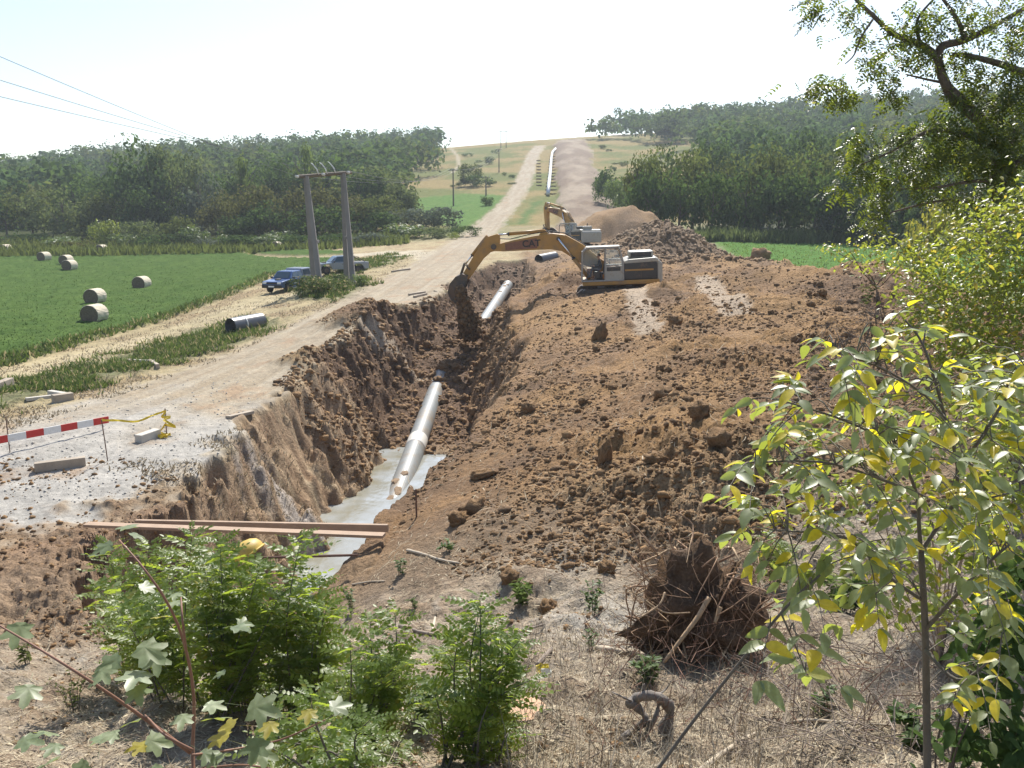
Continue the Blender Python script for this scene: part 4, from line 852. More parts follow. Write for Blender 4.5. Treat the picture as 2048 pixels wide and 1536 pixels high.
m = MB(); m.tube([(.345 * math.cos(t), .345 * math.sin(t), -.08) for t in np.linspace(0, 2 * math.pi, 33)], .022, 8, cap=False); m.obj('rim', CAPM, e, smooth=True)
# ------------------------------------------------------------------ foliage
BARK = mat('bark', (.12, .095, .075), .9, vary=.35, scale=8.0, bump=.7, bscale=35); BARKG = mat('grey_bark', (.13, .11, .085), .85, vary=.3, scale=9.0, bump=.5, bscale=40); BARKR = mat('reddish_stem', (.24, .12, .075), .65, vary=.2); TWIG = mat('dead_twig', (.25, .20, .16), .9, vary=.35, scale=3.0)
LF = {
 'dark':   leaf_mat('leaf_dark', (.036, .068, .027), (.08, .125, .045), (.12, .19, .045), .4, .85, .03),
 'olive':  leaf_mat('leaf_olive', (.06, .085, .027), (.145, .155, .055), (.18, .22, .055), .4, .85, .03),
 'brown':  leaf_mat('leaf_brownish', (.06, .07, .027), (.17, .145, .06), (.16, .17, .05), .4, .85, .03),
 'pale':   leaf_mat('leaf_pale', (.085, .12, .05), (.18, .21, .095), (.2, .25, .08), .4, .85, .03),
 'silver': leaf_mat('leaf_silver', (.09, .115, .085), (.19, .22, .17), (.13, .16, .09), .4, .85, .03),
 'poplar': leaf_mat('leaf_poplar', (.07, .115, .03), (.16, .21, .065), (.22, .29, .065), .4, .85, .03),
 'bright': leaf_mat('leaf_bright', (.10, .16, .03), (.2, .24, .045), (.32, .38, .05), .45, .45, .5),
 'yellow': leaf_mat('leaf_sunlit_yellow', (.16, .18, .03), (.30, .28, .05), (.45, .42, .06), .45, .5, .4),  # sunlight on the one yellow bush is put into this leaf colour
 'pine':   leaf_mat('leaf_hill_wood', (.042, .082, .038), (.085, .14, .06), (.11, .18, .06), .4, .85, .03),
 'hillgreen': leaf_mat('leaf_hill_green', (.065, .105, .04), (.135, .18, .065), (.16, .22, .06), .38, .8, .03),
 'locust': leaf_mat('leaf_locust', (.075, .13, .024), (.145, .205, .045), (.38, .48, .05), .55, .4, .5, (.2, .2, .03), .05),
 'ash':    leaf_mat('leaf_ash', (.16, .205, .10), (.28, .32, .18), (.46, .54, .07), .45, .42, .9, (.50, .40, .02), .22),  # base colour raised to hold the pale sky sheen of the upper sides
 'hazel':  leaf_mat('leaf_hazel', (.10, .145, .04), (.19, .225, .065), (.46, .52, .06), .5, .4, .6, (.30, .24, .03), .08),
 'maple':  leaf_mat('leaf_maple', (.14, .19, .10), (.25, .30, .17), (.38, .44, .06), .4, .45, .7, (.30, .26, .03), .12),  # base colour lightened in place of sky reflection on the leaves
 'tall':   leaf_mat('leaf_tall_tree', (.032, .056, .02), (.075, .10, .03), (.22, .28, .03), .5, .38, .6, (.16, .16, .02), .05),
 'verge':  leaf_mat('leaf_verge', (.065, .11, .035), (.13, .165, .055), (.16, .22, .05), .35, .7, .08, (.27, .22, .12), .14),
 'weed':   leaf_mat('leaf_weed', (.06, .11, .035), (.13, .185, .06), (.2, .28, .06), .4, .5, .3),
}
def nrm(a): return a / np.maximum(np.linalg.norm(a, axis=-1, keepdims=True), 1e-9)
def leaf_quads(P, Nn, size, rg, aspect=.6):     # one folded-free rhomb per leaf
    t = nrm(np.cross(Nn, rg.standard_normal(P.shape))); b = np.cross(Nn, t); s = size[:, None]
    v = np.stack([P - t * s * .5, P + b * s * .5 * aspect, P + t * s * .5, P - b * s * .5 * aspect], 1)
    return v.reshape(-1, 3), np.arange(len(P) * 4, dtype=np.int32).reshape(-1, 4)
def crown_pts(rg, n, lobes, w=1.0, h=1.0, shape='broad'):
    c = []
    for _ in range(lobes):
        while True:
            q = rg.uniform(-1, 1, 3)
            if np.linalg.norm(q) < 1: break
        z = q[2]
        if shape == 'poplar': wid = .5 * (1 - abs(z * .8 + .1) ** 1.6)
        elif shape == 'bush': wid = .62 * math.sqrt(max(0, 1 - max(z, -.2) ** 2)); z = max(z, -.8)
        else: wid = .55
        c.append((q[0] * wid * 1.15, q[1] * wid * 1.15, z * .40, rg.uniform(.17, .31) * (.75 if shape == 'poplar' else 1)))
    c = np.array(c); k = rg.integers(0, lobes, n); d = nrm(rg.standard_normal((n, 3)) + [0, 0, .25]); r = c[k, 3] * (1 + .18 * rg.standard_normal(n)) * np.where(rg.random(n) < .25, rg.random(n), 1)
    P = c[k, :3] + d * r[:, None] * [1, 1, .8]; P = P * [w, w, h]; P[:, 2] += .5 * h
    Nn = nrm(d + .42 * rg.standard_normal((n, 3)) + [0, 0, .25]); return P, Nn
def crown_mesh(name, sd, n, leaf, lobes, shape):
    rg = seeded(sd); P, Nn = crown_pts(rg, n, lobes, 1, 1, shape); P[:, 2] = np.clip(P[:, 2], .0, 1.08)
    v, f = leaf_quads(P, Nn, leaf * (1 + .35 * rg.standard_normal(n)), rg, .75); return np_mesh(name, v, f)
CROWNS = {'broad': [crown_mesh('crown', 100 + i, 2600, .058, 17, 'broad') for i in range(4)], 'poplar': [crown_mesh('crown', 200 + i, 1700, .07, 24, 'poplar') for i in range(2)], 'bush': [crown_mesh('crown', 300 + i, 1500, .075, 18, 'bush') for i in range(4)]}
for L_ in CROWNS.values():
    for q in L_: q.materials.append(LF['dark'])
def trunk_mesh(sd):
    rg = seeded(sd); m = MB(); m.tube([(0, 0, -.06), (.01, 0, .2), (.0, .01, .45), (.02, 0, .75)], [.032, .024, .018, .008], 7)
    for _ in range(6):
        a = rg.uniform(0, 6.28); z = rg.uniform(.22, .6); L = rg.uniform(.2, .38); m.tube([(0, 0, z), (math.cos(a) * L * .5, math.sin(a) * L * .5, z + .1), (math.cos(a) * L, math.sin(a) * L, z + .24)], [.012, .008, .003], 5)
    q = m.mesh('trunk'); q.materials.append(BARK); return q
TRUNKS = [trunk_mesh(i) for i in range(3)]; _tn = [0]
def set_mat(o, m_): o.material_slots[0].link = 'OBJECT'; o.material_slots[0].material = m_
def nth(L, q, rev=False):                       # place of q among its look-alikes along the row
    xs = sorted([t[0] for t in L if t[4] == q[4] and (t[1] > ROWD) == (q[1] > ROWD)], reverse=rev); return ORD[min(xs.index(q[0]), 17)]
ROWD = 160
def tree(px, d, top, wpx, kind, label, group=None, shape='broad', base_py=None, cat='tree', clear=.03):
    x = at(px, 430, d).x; z0 = hz(x, d); h = max(at(px, top, d).z - z0, .6); w = wpx * d / F; k = _tn[0]; _tn[0] += 1; rg = seeded(9000 + k)
    nm = {'tree': 'tree', 'bush': 'bush'}.get(cat, cat); e = empty(nm, (x, d, z0), label, cat, group, (0, 0, rg.uniform(0, 6.28)))
    if cat == 'tree':
        o = bpy.data.objects.new('trunk', TRUNKS[k % 3]); COL.objects.link(o); o.parent = e; o.scale = (h * .8, h * .8, h)
    L_ = CROWNS[shape]; o = bpy.data.objects.new('crown', L_[k % len(L_)]); COL.objects.link(o); o.parent = e; c = clear if cat == 'tree' else 0
    o.scale = (w * rg.uniform(.82, .95), w * rg.uniform(.82, .95), h * (1 - c)); o.location = (0, 0, h * c - .1); set_mat(o, LF[kind]); return e
GW = 'trees of the wood beyond the hay field'
NAMES = {'dark': 'dark green leafy tree', 'olive': 'olive green leafy tree', 'brown': 'sunlit-brown coloured tree', 'pale': 'pale green leafy tree', 'silver': 'silvery grey-green tree', 'poplar': 'tall narrow light green tree'}  # brown kind: sunlight on the hedge tops put into the leaf colour
BN = {'dark': 'dark', 'weed': 'fresh green', 'silver': 'greyish', 'olive': 'olive', 'pale': 'pale green'}
WOODL = ((-70, 158, 400, 120, 'dark'), (10, 160, 392, 110, 'dark'), (62, 163, 380, 100, 'olive'), (125, 156, 366, 110, 'pale'), (188, 156, 386, 100, 'olive'), (150, 175, 352, 90, 'dark'), (232, 170, 352, 100, 'dark'),
                         (60, 185, 350, 90, 'dark'), (-20, 190, 348, 100, 'dark'), (365, 178, 325, 90, 'dark'), (430, 170, 345, 80, 'dark'), (330, 158, 365, 80, 'dark'), (268, 155, 372, 80, 'dark'),
                         (690, 185, 318, 100, 'dark'), (545, 185, 318, 90, 'dark'), (640, 178, 338, 90, 'olive'), (580, 178, 345, 90, 'dark'), (455, 152, 385, 90, 'brown'), (510, 148, 372, 100, 'brown'), (575, 148, 380, 100, 'brown'),
                         (632, 150, 372, 90, 'brown'), (690, 150, 382, 100, 'brown'), (745, 152, 390, 100, 'olive'), (785, 158, 400, 70, 'olive'), (720, 170, 345, 90, 'dark'), (540, 142, 405, 110, 'dark'), (650, 143, 410, 110, 'dark'), (480, 145, 412, 90, 'dark'), (740, 146, 420, 90, 'dark'))
for q_ in WOODL:
    px, d, top, w, k = q_
    tree(px, d, top, w, k, NAMES[k] + ', ' + nth(WOODL, q_, True) + ' from the willow end in the ' + ('back' if d > ROWD else 'front') + ' row of the wood', GW + ', ' + k)
tree(302, 164, 283, 120, 'dark', 'tallest dark tree standing out above the wood skyline beyond the bales'); tree(352, 166, 292, 100, 'pale', 'tall pale-green tree just beside the tallest one in the wood')
tree(400, 160, 335, 90, 'silver', 'silvery tree in the wood between the tall tree and the narrow poplars'); tree(488, 172, 306, 58, 'poplar', 'narrow poplar-like tree rising from the wood, the one away from the concrete poles', None, 'poplar')
tree(615, 182, 288, 62, 'poplar', 'narrow poplar-like tree rising directly above the concrete poles', None, 'poplar'); tree(760, 176, 335, 130, 'pale', 'rounded pale willow-like tree at the end of the wood, the larger one'); tree(805, 174, 362, 70, 'pale', 'rounded pale willow-like tree at the end of the wood, the smaller one')
# bushes along the field edge
GB = 'scrub bushes along the far field edge'
SCRUB = ((30, 145, 478, 80, 'dark'), (115, 141, 470, 60, 'weed'), (330, 137, 464, 90, 'dark'), (385, 139, 450, 60, 'weed'), (420, 136, 470, 60, 'silver'), (480, 134, 466, 70, 'dark'), (530, 134, 470, 60, 'weed'), (585, 132, 468, 70, 'dark'), (640, 130, 472, 60, 'silver'), (668, 130, 462, 60, 'dark'), (775, 128, 468, 60, 'pale'), (240, 142, 465, 60, 'weed'), (455, 139, 462, 50, 'weed'), (560, 138, 458, 60, 'weed'), (60, 150, 465, 90, 'dark'), (180, 150, 455, 80, 'olive'), (-40, 150, 470, 100, 'dark'))
for q_ in SCRUB:
    px, d, top, w, k = q_
    tree(px, d, top, w, k, 'low ' + BN[k] + ' scrub bush, ' + nth(SCRUB, q_, True) + ' of its colour from the poles along the hay field', GB + ', ' + k, 'bush', cat='bush')
tree(206, 143, 434, 46, 'bright', 'bright yellow-green bush standing out before the dark wood', None, 'bush', cat='bush'); tree(283, 140, 437, 66, 'pale', 'grey-green bush beside the bright one before the wood', None, 'bush', cat='bush')
tree(352, 141, 428, 60, 'olive', 'rounded olive bush at the wood edge left of the brownish hedge', None, 'bush', cat='bush'); tree(146, 134, 476, 56, 'brown', 'low brownish bush at the field corner by a distant bale', None, 'bush', cat='bush')
tree(885, 150, 408, 62, 'silver', 'grey willow bush at the road bend beside the far meadow', None, 'bush', cat='bush'); tree(835, 152, 412, 80, 'silver', 'broad grey willow bush behind the scrub at the road bend', None, 'bush', cat='bush'); tree(733, 128, 463, 66, 'silver', 'grey-leaved bush at the end of the scrub strip by the branch track', None, 'bush', cat='bush')
tree(815, 138, 440, 80, 'weed', 'green bush in front of the grey willows', None, 'bush', cat='bush'); tree(932, 134, 448, 46, 'dark', 'small dark bush on the road shoulder', None, 'bush', cat='bush'); tree(907, 128, 461, 18, 'bright', 'tiny bright yellow-green bush on the road shoulder', None, 'bush', cat='bush')
tree(862, 135, 452, 80, 'pale', 'pale green bush low on the bank by the road bend', None, 'bush', cat='bush'); tree(975, 200, 388, 26, 'dark', 'small dark bush alone in the far meadow', None, 'bush', cat='bush')
# scrub round the concrete poles
for px, py, w, top, k, lab in ((612, 590, 62, 545, 'verge', 'dry brownish bush around the foot of the nearer concrete pole'), (650, 590, 66, 548, 'verge', 'olive scrub between the two concrete poles'), (676, 574, 46, 546, 'pale', 'olive scrub in front of the silver-blue pickup'), (716, 570, 30, 540, 'weed', 'green scrub at the outer concrete pole')):
    tree(px, on(px, py).y, top, w, k, lab, None, 'bush', cat='bush')
# the hill
for px, py, top, w, k, lab in ((940, 372, 322, 38, 'olive', 'taller bush of the clump on the dry hillside'), (955, 374, 348, 46, 'dark', 'dark rounded bush in front of the hillside clump'), (930, 374, 356, 30, 'dark', 'small dark bush at the near side of the hillside clump'), (980, 328, 308, 16, 'dark', 'small upright bush above the hillside clump')):
    tree(px, on(px, py).y, top, w, k, lab, None, 'bush', cat='bush')
rg = seeded(12)
for k_ in range(26):
    if k_ < 14: px, py = rg.uniform(905, 1035), rg.uniform(298, 378)
    else: px, py = rg.uniform(1185, 1330), rg.uniform(292, 345)
    if abs(px - 945) < 35 and py > 335: continue
    q = on(px, py); tree(px, q.y, py - rg.uniform(4, 11), rg.uniform(7, 16), ('dark', 'olive', 'weed')[k_ % 3], 'small dark shrub dotted on the dry hillside meadow', 'small shrubs on the dry hillside', 'bush', cat='bush')
# right-hand tree line
GR = 'trees of the dark tree line behind the spoil heaps'
ROWD = 126
TLINE = ((1272, 128, 306, 70, 'olive'), (1322, 130, 300, 90, 'olive'), (1385, 133, 299, 100, 'olive'), (1450, 130, 303, 100, 'olive'), (1520, 128, 292, 110, 'olive'), (1590, 128, 297, 110, 'poplar'), (1660, 125, 287, 110, 'olive'), (1730, 120, 290, 120, 'olive'), (1800, 116, 277, 120, 'poplar'), (1880, 110, 270, 140, 'dark'), (1960, 105, 257, 150, 'olive'), (2050, 102, 262, 150, 'dark'),  # sunlit tops of the tree line painted in as olive leaf colour
                         (1300, 122, 345, 80, 'dark'), (1360, 124, 340, 90, 'dark'), (1425, 122, 345, 90, 'dark'), (1490, 121, 335, 100, 'dark'), (1560, 120, 340, 100, 'dark'), (1630, 118, 335, 110, 'dark'), (1700, 114, 335, 110, 'dark'), (1770, 110, 330, 120, 'dark'), (1840, 106, 330, 120, 'dark'), (1920, 102, 330, 130, 'dark'), (2010, 98, 330, 130, 'dark'),
                         (1340, 170, 285, 80, 'dark'), (1430, 175, 276, 90, 'dark'), (1520, 170, 270, 90, 'dark'), (1610, 170, 262, 100, 'dark'), (1700, 165, 256, 100, 'dark'), (1800, 160, 245, 120, 'dark'), (1900, 155, 240, 120, 'dark'), (2000, 150, 235, 120, 'dark'))
for q_ in TLINE:
    px, d, top, w, k = q_
    tree(px, d, top, w, k, NAMES[k] + ', ' + nth(TLINE, q_) + ' from the hill road in the ' + ('back' if d > ROWD else 'front') + ' tree line', GR + ', ' + k)
for px, d, top, w, k, lb in ((1215, 178, 335, 50, 'dark', 'tallest dark'), (1245, 172, 340, 50, 'dark', 'broad dark, next to the trees'), (1200, 182, 350, 30, 'dark', 'smallest dark, next to the spoil strip'), (1235, 165, 352, 50, 'weed', 'fresh green')):
    tree(px, d, top, w, k, 'bush behind the small bright field: ' + lb, 'bushes by the small bright field', 'bush', cat='bush')
STRIP = ((1475, 118, 452, 40, 'dark'), (1510, 119, 440, 60, 'silver'), (1560, 118, 455, 70, 'weed'), (1610, 117, 450, 70, 'weed'), (1650, 116, 425, 50, 'silver'), (1690, 115, 445, 70, 'pale'), (1740, 112, 450, 60, 'weed'), (1800, 108, 448, 80, 'weed'))
for q_ in STRIP:
    px, d, top, w, k = q_
    tree(px, d, top, w, k, 'low ' + BN[k] + ' bush, ' + nth(STRIP, q_) + ' of its colour in the weedy strip under the tree line', 'bushes in the weedy strip, ' + k, 'bush', cat='bush')
tree(1866, 62, 392, 92, 'yellow', 'yellow-green bush in sunlit leaf colour before the dark trees', None, 'bush', cat='bush')
# wooded hillsides far off: one mass each
def wood(name, label, sd, area, kind, n, hgt, wid):
    rg = seeded(sd); T = []
    for i in range(5): P, Nn = crown_pts(rg, 230, 12, 1, 1, 'broad'); T.append((P, Nn))
    PP, NN, SS = [], [], []
    xs, ys = area(rg, n); zs = H(xs, ys)
    for i in range(len(xs)):
        P, Nn = T[rg.integers(0, 5)]; w = wid * rg.uniform(.8, 1.25); h = hgt * rg.uniform(.75, 1.2); a = rg.uniform(0, 6.28); c, s = math.cos(a), math.sin(a)
        Q = np.stack([(P[:, 0] * c - P[:, 1] * s) * w, (P[:, 0] * s + P[:, 1] * c) * w, P[:, 2] * h + h * .08], 1) + [xs[i], ys[i], zs[i]]
        PP.append(Q); NN.append(np.stack([Nn[:, 0] * c - Nn[:, 1] * s, Nn[:, 0] * s + Nn[:, 1] * c, Nn[:, 2]], 1)); SS.append(np.full(len(P), w * .135))
    v, f = leaf_quads(np.concatenate(PP), np.concatenate(NN), np.concatenate(SS) * (1 + .3 * rg.standard_normal(len(PP) * 230)), rg, .8)
    me = np_mesh(name, v, f); mk = rg.choice(4, len(xs), p=[.42, .28, .2, .1]); me.polygons.foreach_set('material_index', np.repeat(mk, 230).astype(np.int32)); return tag(link(name, me, [LF[kind], LF['dark'], LF['hillgreen'], LF['olive']]), label, 'woodland', kind='stuff')
def area_l(rg, n):
    y = np.sqrt(rg.uniform(188 ** 2, 540 ** 2, n * 3)); u = rg.uniform(-.85, -.068, n * 3); lim = np.interp(y, [188, 260, 330, 400, 540], [-.15, -.10, -.074, -.07, -.085]); k = u < lim - .014 + .008 * np.sin(y * .11); k[n:] &= True
    x, y = (u * y)[k][:n], y[k][:n]; return x, y
def area_r(rg, n):
    y = np.sqrt(rg.uniform(185 ** 2, 540 ** 2, n * 3)); u = rg.uniform(.085, .9, n * 3); lim = np.interp(y, [185, 300, 380, 430, 470, 540], [.24, .22, .2, .14, .092, .09]); k = u > lim + .012 * np.sin(y * .13)
    return (u * y)[k][:n], y[k][:n]
wood('woodland', 'dense green wood covering the hill beyond the hay field', 31, area_l, 'pine', 520, 12.5, 10.5); wood('woodland', 'dark wood running along the ridge beyond the spoil heaps', 32, area_r, 'pine', 540, 12.5, 10.5)

# ------------------------------------------------------------------ blades: crop, weeds, tall grass
def blades(name, label, sd, pts, hgt, wid, mats, spread=.35, cat='grass', per=1):
    rg = seeded(sd); n = len(pts[0]); x, y = pts; z = H(x, y); P = np.stack([x, y, z - .03], 1)
    d = nrm(np.stack([rg.standard_normal(n) * spread, rg.standard_normal(n) * spread, np.ones(n)], 1)); h = (hgt * (1 + .35 * rg.standard_normal(n)))[:, None]; a = rg.uniform(0, 6.28, n)
    s = np.stack([np.cos(a), np.sin(a), np.zeros(n)], 1) * (wid * np.sqrt(1 + y / 50))[:, None] / 2; b = nrm(np.stack([rg.standard_normal(n), rg.standard_normal(n), np.zeros(n)], 1)) * h * .25
    v = np.stack([P - s, P + s, P + d * h * .6 + s * .8 + b * .3, P + d * h + b, P + d * h * .6 - s * .8 + b * .3], 1).reshape(-1, 3)
    i = np.arange(n)[:, None] * 5; f = np.concatenate([i + [0, 1, 2, 4], ], 1); f2 = np.concatenate([i + [4, 2, 3, 3]], 1)
    f = np.concatenate([i + [0, 1, 4], i + [1, 2, 4], i + [4, 2, 3]], 0).astype(np.int32)
    o = link(name, np_mesh(name, v, f), mats); return tag(o, label, cat, kind='stuff')
def scatter(sd, n, dmin, dmax, fn, umin=-.75, umax=.75, pw=2.0):   # thinner with distance
    rg = seeded(sd); xs, ys = [], []; t = rg.random(n * 14)
    y = dmin * (dmax / dmin) ** t; u = rg.uniform(umin, umax, len(t)); x = u * y; k = fn(x, y, rg); return x[k][:n], y[k][:n]
def nzf(x, y): return fbm(x * .35, y * .35, 3, 21)
blades('crop_tops', 'short green crop standing in the hay field', 41, scatter(41, 16000, 34, 125, lambda x, y, r: poly(x, y, CROP) > .0, -.75, -.1), .09, .05, leaf_mat('leaf_crop', (.05, .095, .022), (.075, .122, .03), (.07, .12, .025), .25, .8, .05), .5)
blades('weeds', 'uncut green weeds in the strip along the straw track', 42, scatter(42, 17000, 22, 60, lambda x, y, r: (poly(x, y, WEEDS) + nzf(x, y) * 2.2 + r.standard_normal(len(x)) * .3) > .25, -.75, -.15), .26, .045, LF['verge'], .55)
blades('weeds', 'green weeds in the verge round the concrete poles', 43, scatter(43, 9000, 50, 100, lambda x, y, r: (poly(x, y, VERGE) + nzf(x, y) * 3) > .4, -.35, -.1), .30, .05, LF['verge'], .5)
blades('tall_weeds', 'tall pale weeds in the strip below the tree line', 44, scatter(44, 14000, 112, 124, lambda x, y, r: (x > .21 * y), .2, .75), 1.3, .12, LF['pale'], .25)
blades('field_weeds', 'rank weeds along the far edge of the hay field', 45, scatter(45, 14000, 122, 150, lambda x, y, r: (x < -.12 * y), -.75, -.1), .9, .14, LF['olive'], .3)
blades('grass', 'bright grass of the far fields', 46, scatter(46, 9000, 62, 118, lambda x, y, r: poly(x, y, RFIELD) > .3, .12, .75), .2, .06, LF['weed'], .5)
blades('crop_edge', 'taller ragged plants along the crop edge', 47, scatter(47, 9000, 34, 90, lambda x, y, r: (np.abs(poly(x, y, CROP) - .2) < .55), -.75, -.1), .28, .06, LF['verge'], .45)
STRAWB = leaf_mat('dry_straw', (.22, .16, .095), (.52, .45, .33), (.3, .24, .14), .15, .7, .2)
blades('dry_grass', 'sparse dry grass on the trampled ground beside the road', 48, scatter(48, 20000, 20, 100, lambda x, y, r: (seg_dist(x, y, ROAD) > 3.2) & (poly(x, y, CROP) < -.4) & (x < -4 - .02 * y) & (nzf(x, y) > -.1), -.7, -.02), .13, .035, STRAWB, .9)
# ------------------------------------------------------------------ clods
CLODM = earth_mat('clod_earth', .6)
def ico(sub, rg, rough=.22):
    bm = bmesh.new(); bmesh.ops.create_icosphere(bm, subdivisions=sub, radius=1.0); v = np.array([q.co[:] for q in bm.verts]); f = np.array([[q.index for q in t.verts] for t in bm.faces], np.int32); bm.free()
    k = 1 + rough * fbm(v[:, 0] * 1.7 + rg.uniform(0, 50), v[:, 1] * 1.7 + v[:, 2] * 2.1, 2, 5) * 1.6 + rough * .35 * rg.standard_normal(len(v)); return v * k[:, None], f
def soil_mask(x, y): return np.clip(spoil_h(x, y) / .3, 0, 1) * np.clip((y - 11.5) / 2, 0, 1)
def soil_col(rg, n, y):
    t = rg.random((n, 1)); c = lerp(np.array([.15, .094, .052]), np.array([.31, .187, .088]), t); return lerp(c, np.array([.26, .19, .125]), np.clip((y - 50) / 30, 0, .8)[:, None])
def clod_stuff(name, label, sd, n, fn, dmin, dmax, smin, smax, pw, umin=-.5, umax=.72, sub=1):
    x, y = scatter(sd, n, dmin, dmax, fn, umin, umax); rg = seeded(sd + 1); n = len(x); z = H(x, y); s = smin * (smax / smin) ** (rg.random(n) ** pw) * np.clip(.8 + y / 80, .8, 1.8)
    T = [ico(sub, rg, .42) for _ in range(8)]; k = rg.integers(0, 8, n); VV, FF, CC = [], [], []; o = 0; cc = soil_col(rg, n, y)
    for t in range(8):
        j = np.where(k == t)[0]; v, f = T[t]; a = rg.uniform(0, 6.28, len(j)); c, sn = np.cos(a)[:, None], np.sin(a)[:, None]
        sx = s[j][:, None] * rg.uniform(.8, 1.25, (len(j), 1)); sz = s[j][:, None] * rg.uniform(.65, 1.0, (len(j), 1))
        Q = np.stack([(v[None, :, 0] * c - v[None, :, 1] * sn) * sx + x[j][:, None], (v[None, :, 0] * sn + v[None, :, 1] * c) * sx + y[j][:, None], v[None, :, 2] * sz + z[j][:, None] + sz * .05], -1)
        VV.append(Q.reshape(-1, 3)); FF.append((f[None] + (np.arange(len(j)) * len(v))[:, None, None] + o).reshape(-1, 3)); o += len(j) * len(v); CC.append(np.repeat(cc[j], len(v), 0))
    return tag(link(name, np_mesh(name, np.concatenate(VV), np.concatenate(FF), np.concatenate(CC)), CLODM, smooth=False), label, 'soil', kind='stuff')
patch = lambda x, y: fbm(x * .25, y * .25, 3, 71)
for sd_, n_, lo_, hi_, pw_, sb_ in ((51, 30000, .016, .06, 1.6, 0), (151, 1700, .05, .13, 2.4, 1)): clod_stuff('soil_crumbs', ('small' if sb_ == 0 else 'fist-sized') + ' crumbly clods of brown soil covering the spoil heap', sd_, n_, lambda x, y, r: (soil_mask(x, y) > .5) & (r.random(len(x)) < .3 + 1.2 * (patch(x, y) + .25)), 12, 80, lo_, hi_, pw_, sub=sb_)
clod_stuff('soil_crumbs', 'loose soil clods on the trench floor and walls', 52, 9000, lambda x, y, r: (trench_z(x, y) < base(x, y) - .2) & (y > 34) | (poly(x, y, gp((600, 760), (740, 640), (900, 590), (850, 640), (700, 780))) > -1) & (y < 84), 30, 84, .02, .13, 2.4, -.3, .1, 0)
clod_stuff('soil_crumbs', 'clods on the far dark soil heap beyond the excavator', 153, 2600, lambda x, y, r: (np.hypot(x - 13.5, y - 74) < 7.5) | (np.hypot(x - 14, y - 66) < 6), 58, 84, .04, .17, 2.0, .08, .35, 0)
clod_stuff('soil_crumbs', 'small earth crumbs on the bank below the gravel', 53, 3500, lambda x, y, r: (x < -4.5) & (r.random(len(x)) < .5 + patch(x, y)), 12.5, 22, .012, .07, 2.2, -.75, -.1, 0)
clod_stuff('soil_crumbs', 'earth crumbs scattered over the near slope', 54, 4000, lambda x, y, r: r.random(len(x)) < .4 + patch(x, y), 4.5, 14, .006, .045, 2.6, -.65, .65, 0)
STONEM = mat('pale_gravel_stone', (.42, .39, .34), .9, vary=.3, bump=.4)
x, y = scatter(55, 2000, 19, 34, lambda x, y, r: (seg_dist(x, y, ROAD) < 5.5) & (trench_z(x, y) > base(x, y)), -.75, -.2); rg = seeded(56); T = ico(1, rg, .35); n = len(x); s = .010 * (4 ** (rg.random(n) ** 2)) * 1.2; z = H(x, y)
v = (T[0][None] * s[:, None, None] * [1, 1, .7] + np.stack([x, y, z], 1)[:, None]).reshape(-1, 3); f = (T[1][None] + (np.arange(n) * len(T[0]))[:, None, None]).reshape(-1, 3)
tag(link('gravel', np_mesh('gravel', v, f), STONEM), 'loose pale gravel on the road edge', 'gravel', kind='stuff')
# bigger clods, each a thing
CL = []
for i in range(7):
    v, f = ico(3, seeded(600 + i), .30); v = v * (1 + .16 * worley(v[:, 0] * 2.2 + i, v[:, 1] * 2.2 + v[:, 2] * 1.7, i)[:, None]); me = np_mesh('soil_clod', v, f, np.repeat([[.24, .147, .074]], len(v), 0) * (1 + .2 * fbm(v[:, 0] * 3, v[:, 1] * 3 + v[:, 2], 2, i))[:, None]); me.materials.append(CLODM); me.polygons.foreach_set('use_smooth', np.ones(len(me.polygons), bool)); CL.append(me)
def clod(px, py, wpx, label, group=None, stretch=(1, 1, .85), k=None, rot=None):
    q = on(px, py); s = wpx * q.y / F / 2; rg = seeded(int(px * 3 + py)); o = bpy.data.objects.new('soil_clod', CL[rg.integers(0, 7) if k is None else k]); COL.objects.link(o)
    o.scale = [s * t for t in stretch]; o.location = (q.x, q.y, q.z + s * stretch[2] * .45); o.rotation_euler = rot or (rg.uniform(-.3, .3), rg.uniform(-.3, .3), rg.uniform(0, 6.28)); return tag(o, label, 'soil clod', group)
clod(1210, 925, 26, 'tall clod standing upright on the spoil slope casting a long shadow', None, (1, 1, 2.1)); clod(945, 1025, 62, 'slab-like orange-brown clod lying at the pit rim', None, (1, .55, .5), rot=(.1, -.25, .5)); clod(915, 1045, 36, 'rounded clod beside the slab-like one at the pit rim')
clod(1400, 835, 40, 'big blocky clod high on the middle of the spoil heap', None, (1, 1, 1)); clod(1440, 890, 42, 'big dark clod casting a shadow below the blocky one'); clod(1057, 825, 28, 'lone round clod on the smooth slope above the pipe'); clod(1212, 1142, 34, 'dark clod near the bare ground left of the root ball')
clod(1020, 1160, 34, 'broken clod at the foot of the spoil slope'); clod(1310, 925, 40, 'wide low clod under a bent root on the slope', None, (1.2, 1, .7)); clod(965, 955, 40, 'flat clod on the trench edge next to the water', None, (1.3, .7, .5)); clod(1200, 680, 30, 'leaning pointed clod by the track-marked lane', None, (.8, .8, 1.5)); clod(1520, 520, 34, 'clod crowning the heap crest beside the green field')
clod(1095, 1222, 34, 'orange clod on the litter by a weed tuft'); clod(1350, 650, 26, 'dark clod on the end of a pressed track lane'); clod(1325, 795, 34, 'clod in the row across the middle of the heap')
rg = seeded(77); got = 0
while got < 110:
    px, py = rg.uniform(900, 1800), rg.uniform(560, 1140); q = on(px, py)
    if soil_mask(np.array([q.x]), np.array([q.y]))[0] < .6 or float(patch(np.array([q.x]), np.array([q.y]))[0]) < rg.uniform(-.35, .15): continue
    clod(px, py, rg.uniform(8, 19) * (.6 + q.y / 60 if q.y < 25 else .85), 'loose brown clod on the spoil heap surface', 'medium clods over the spoil heap'); got += 1
got = 0
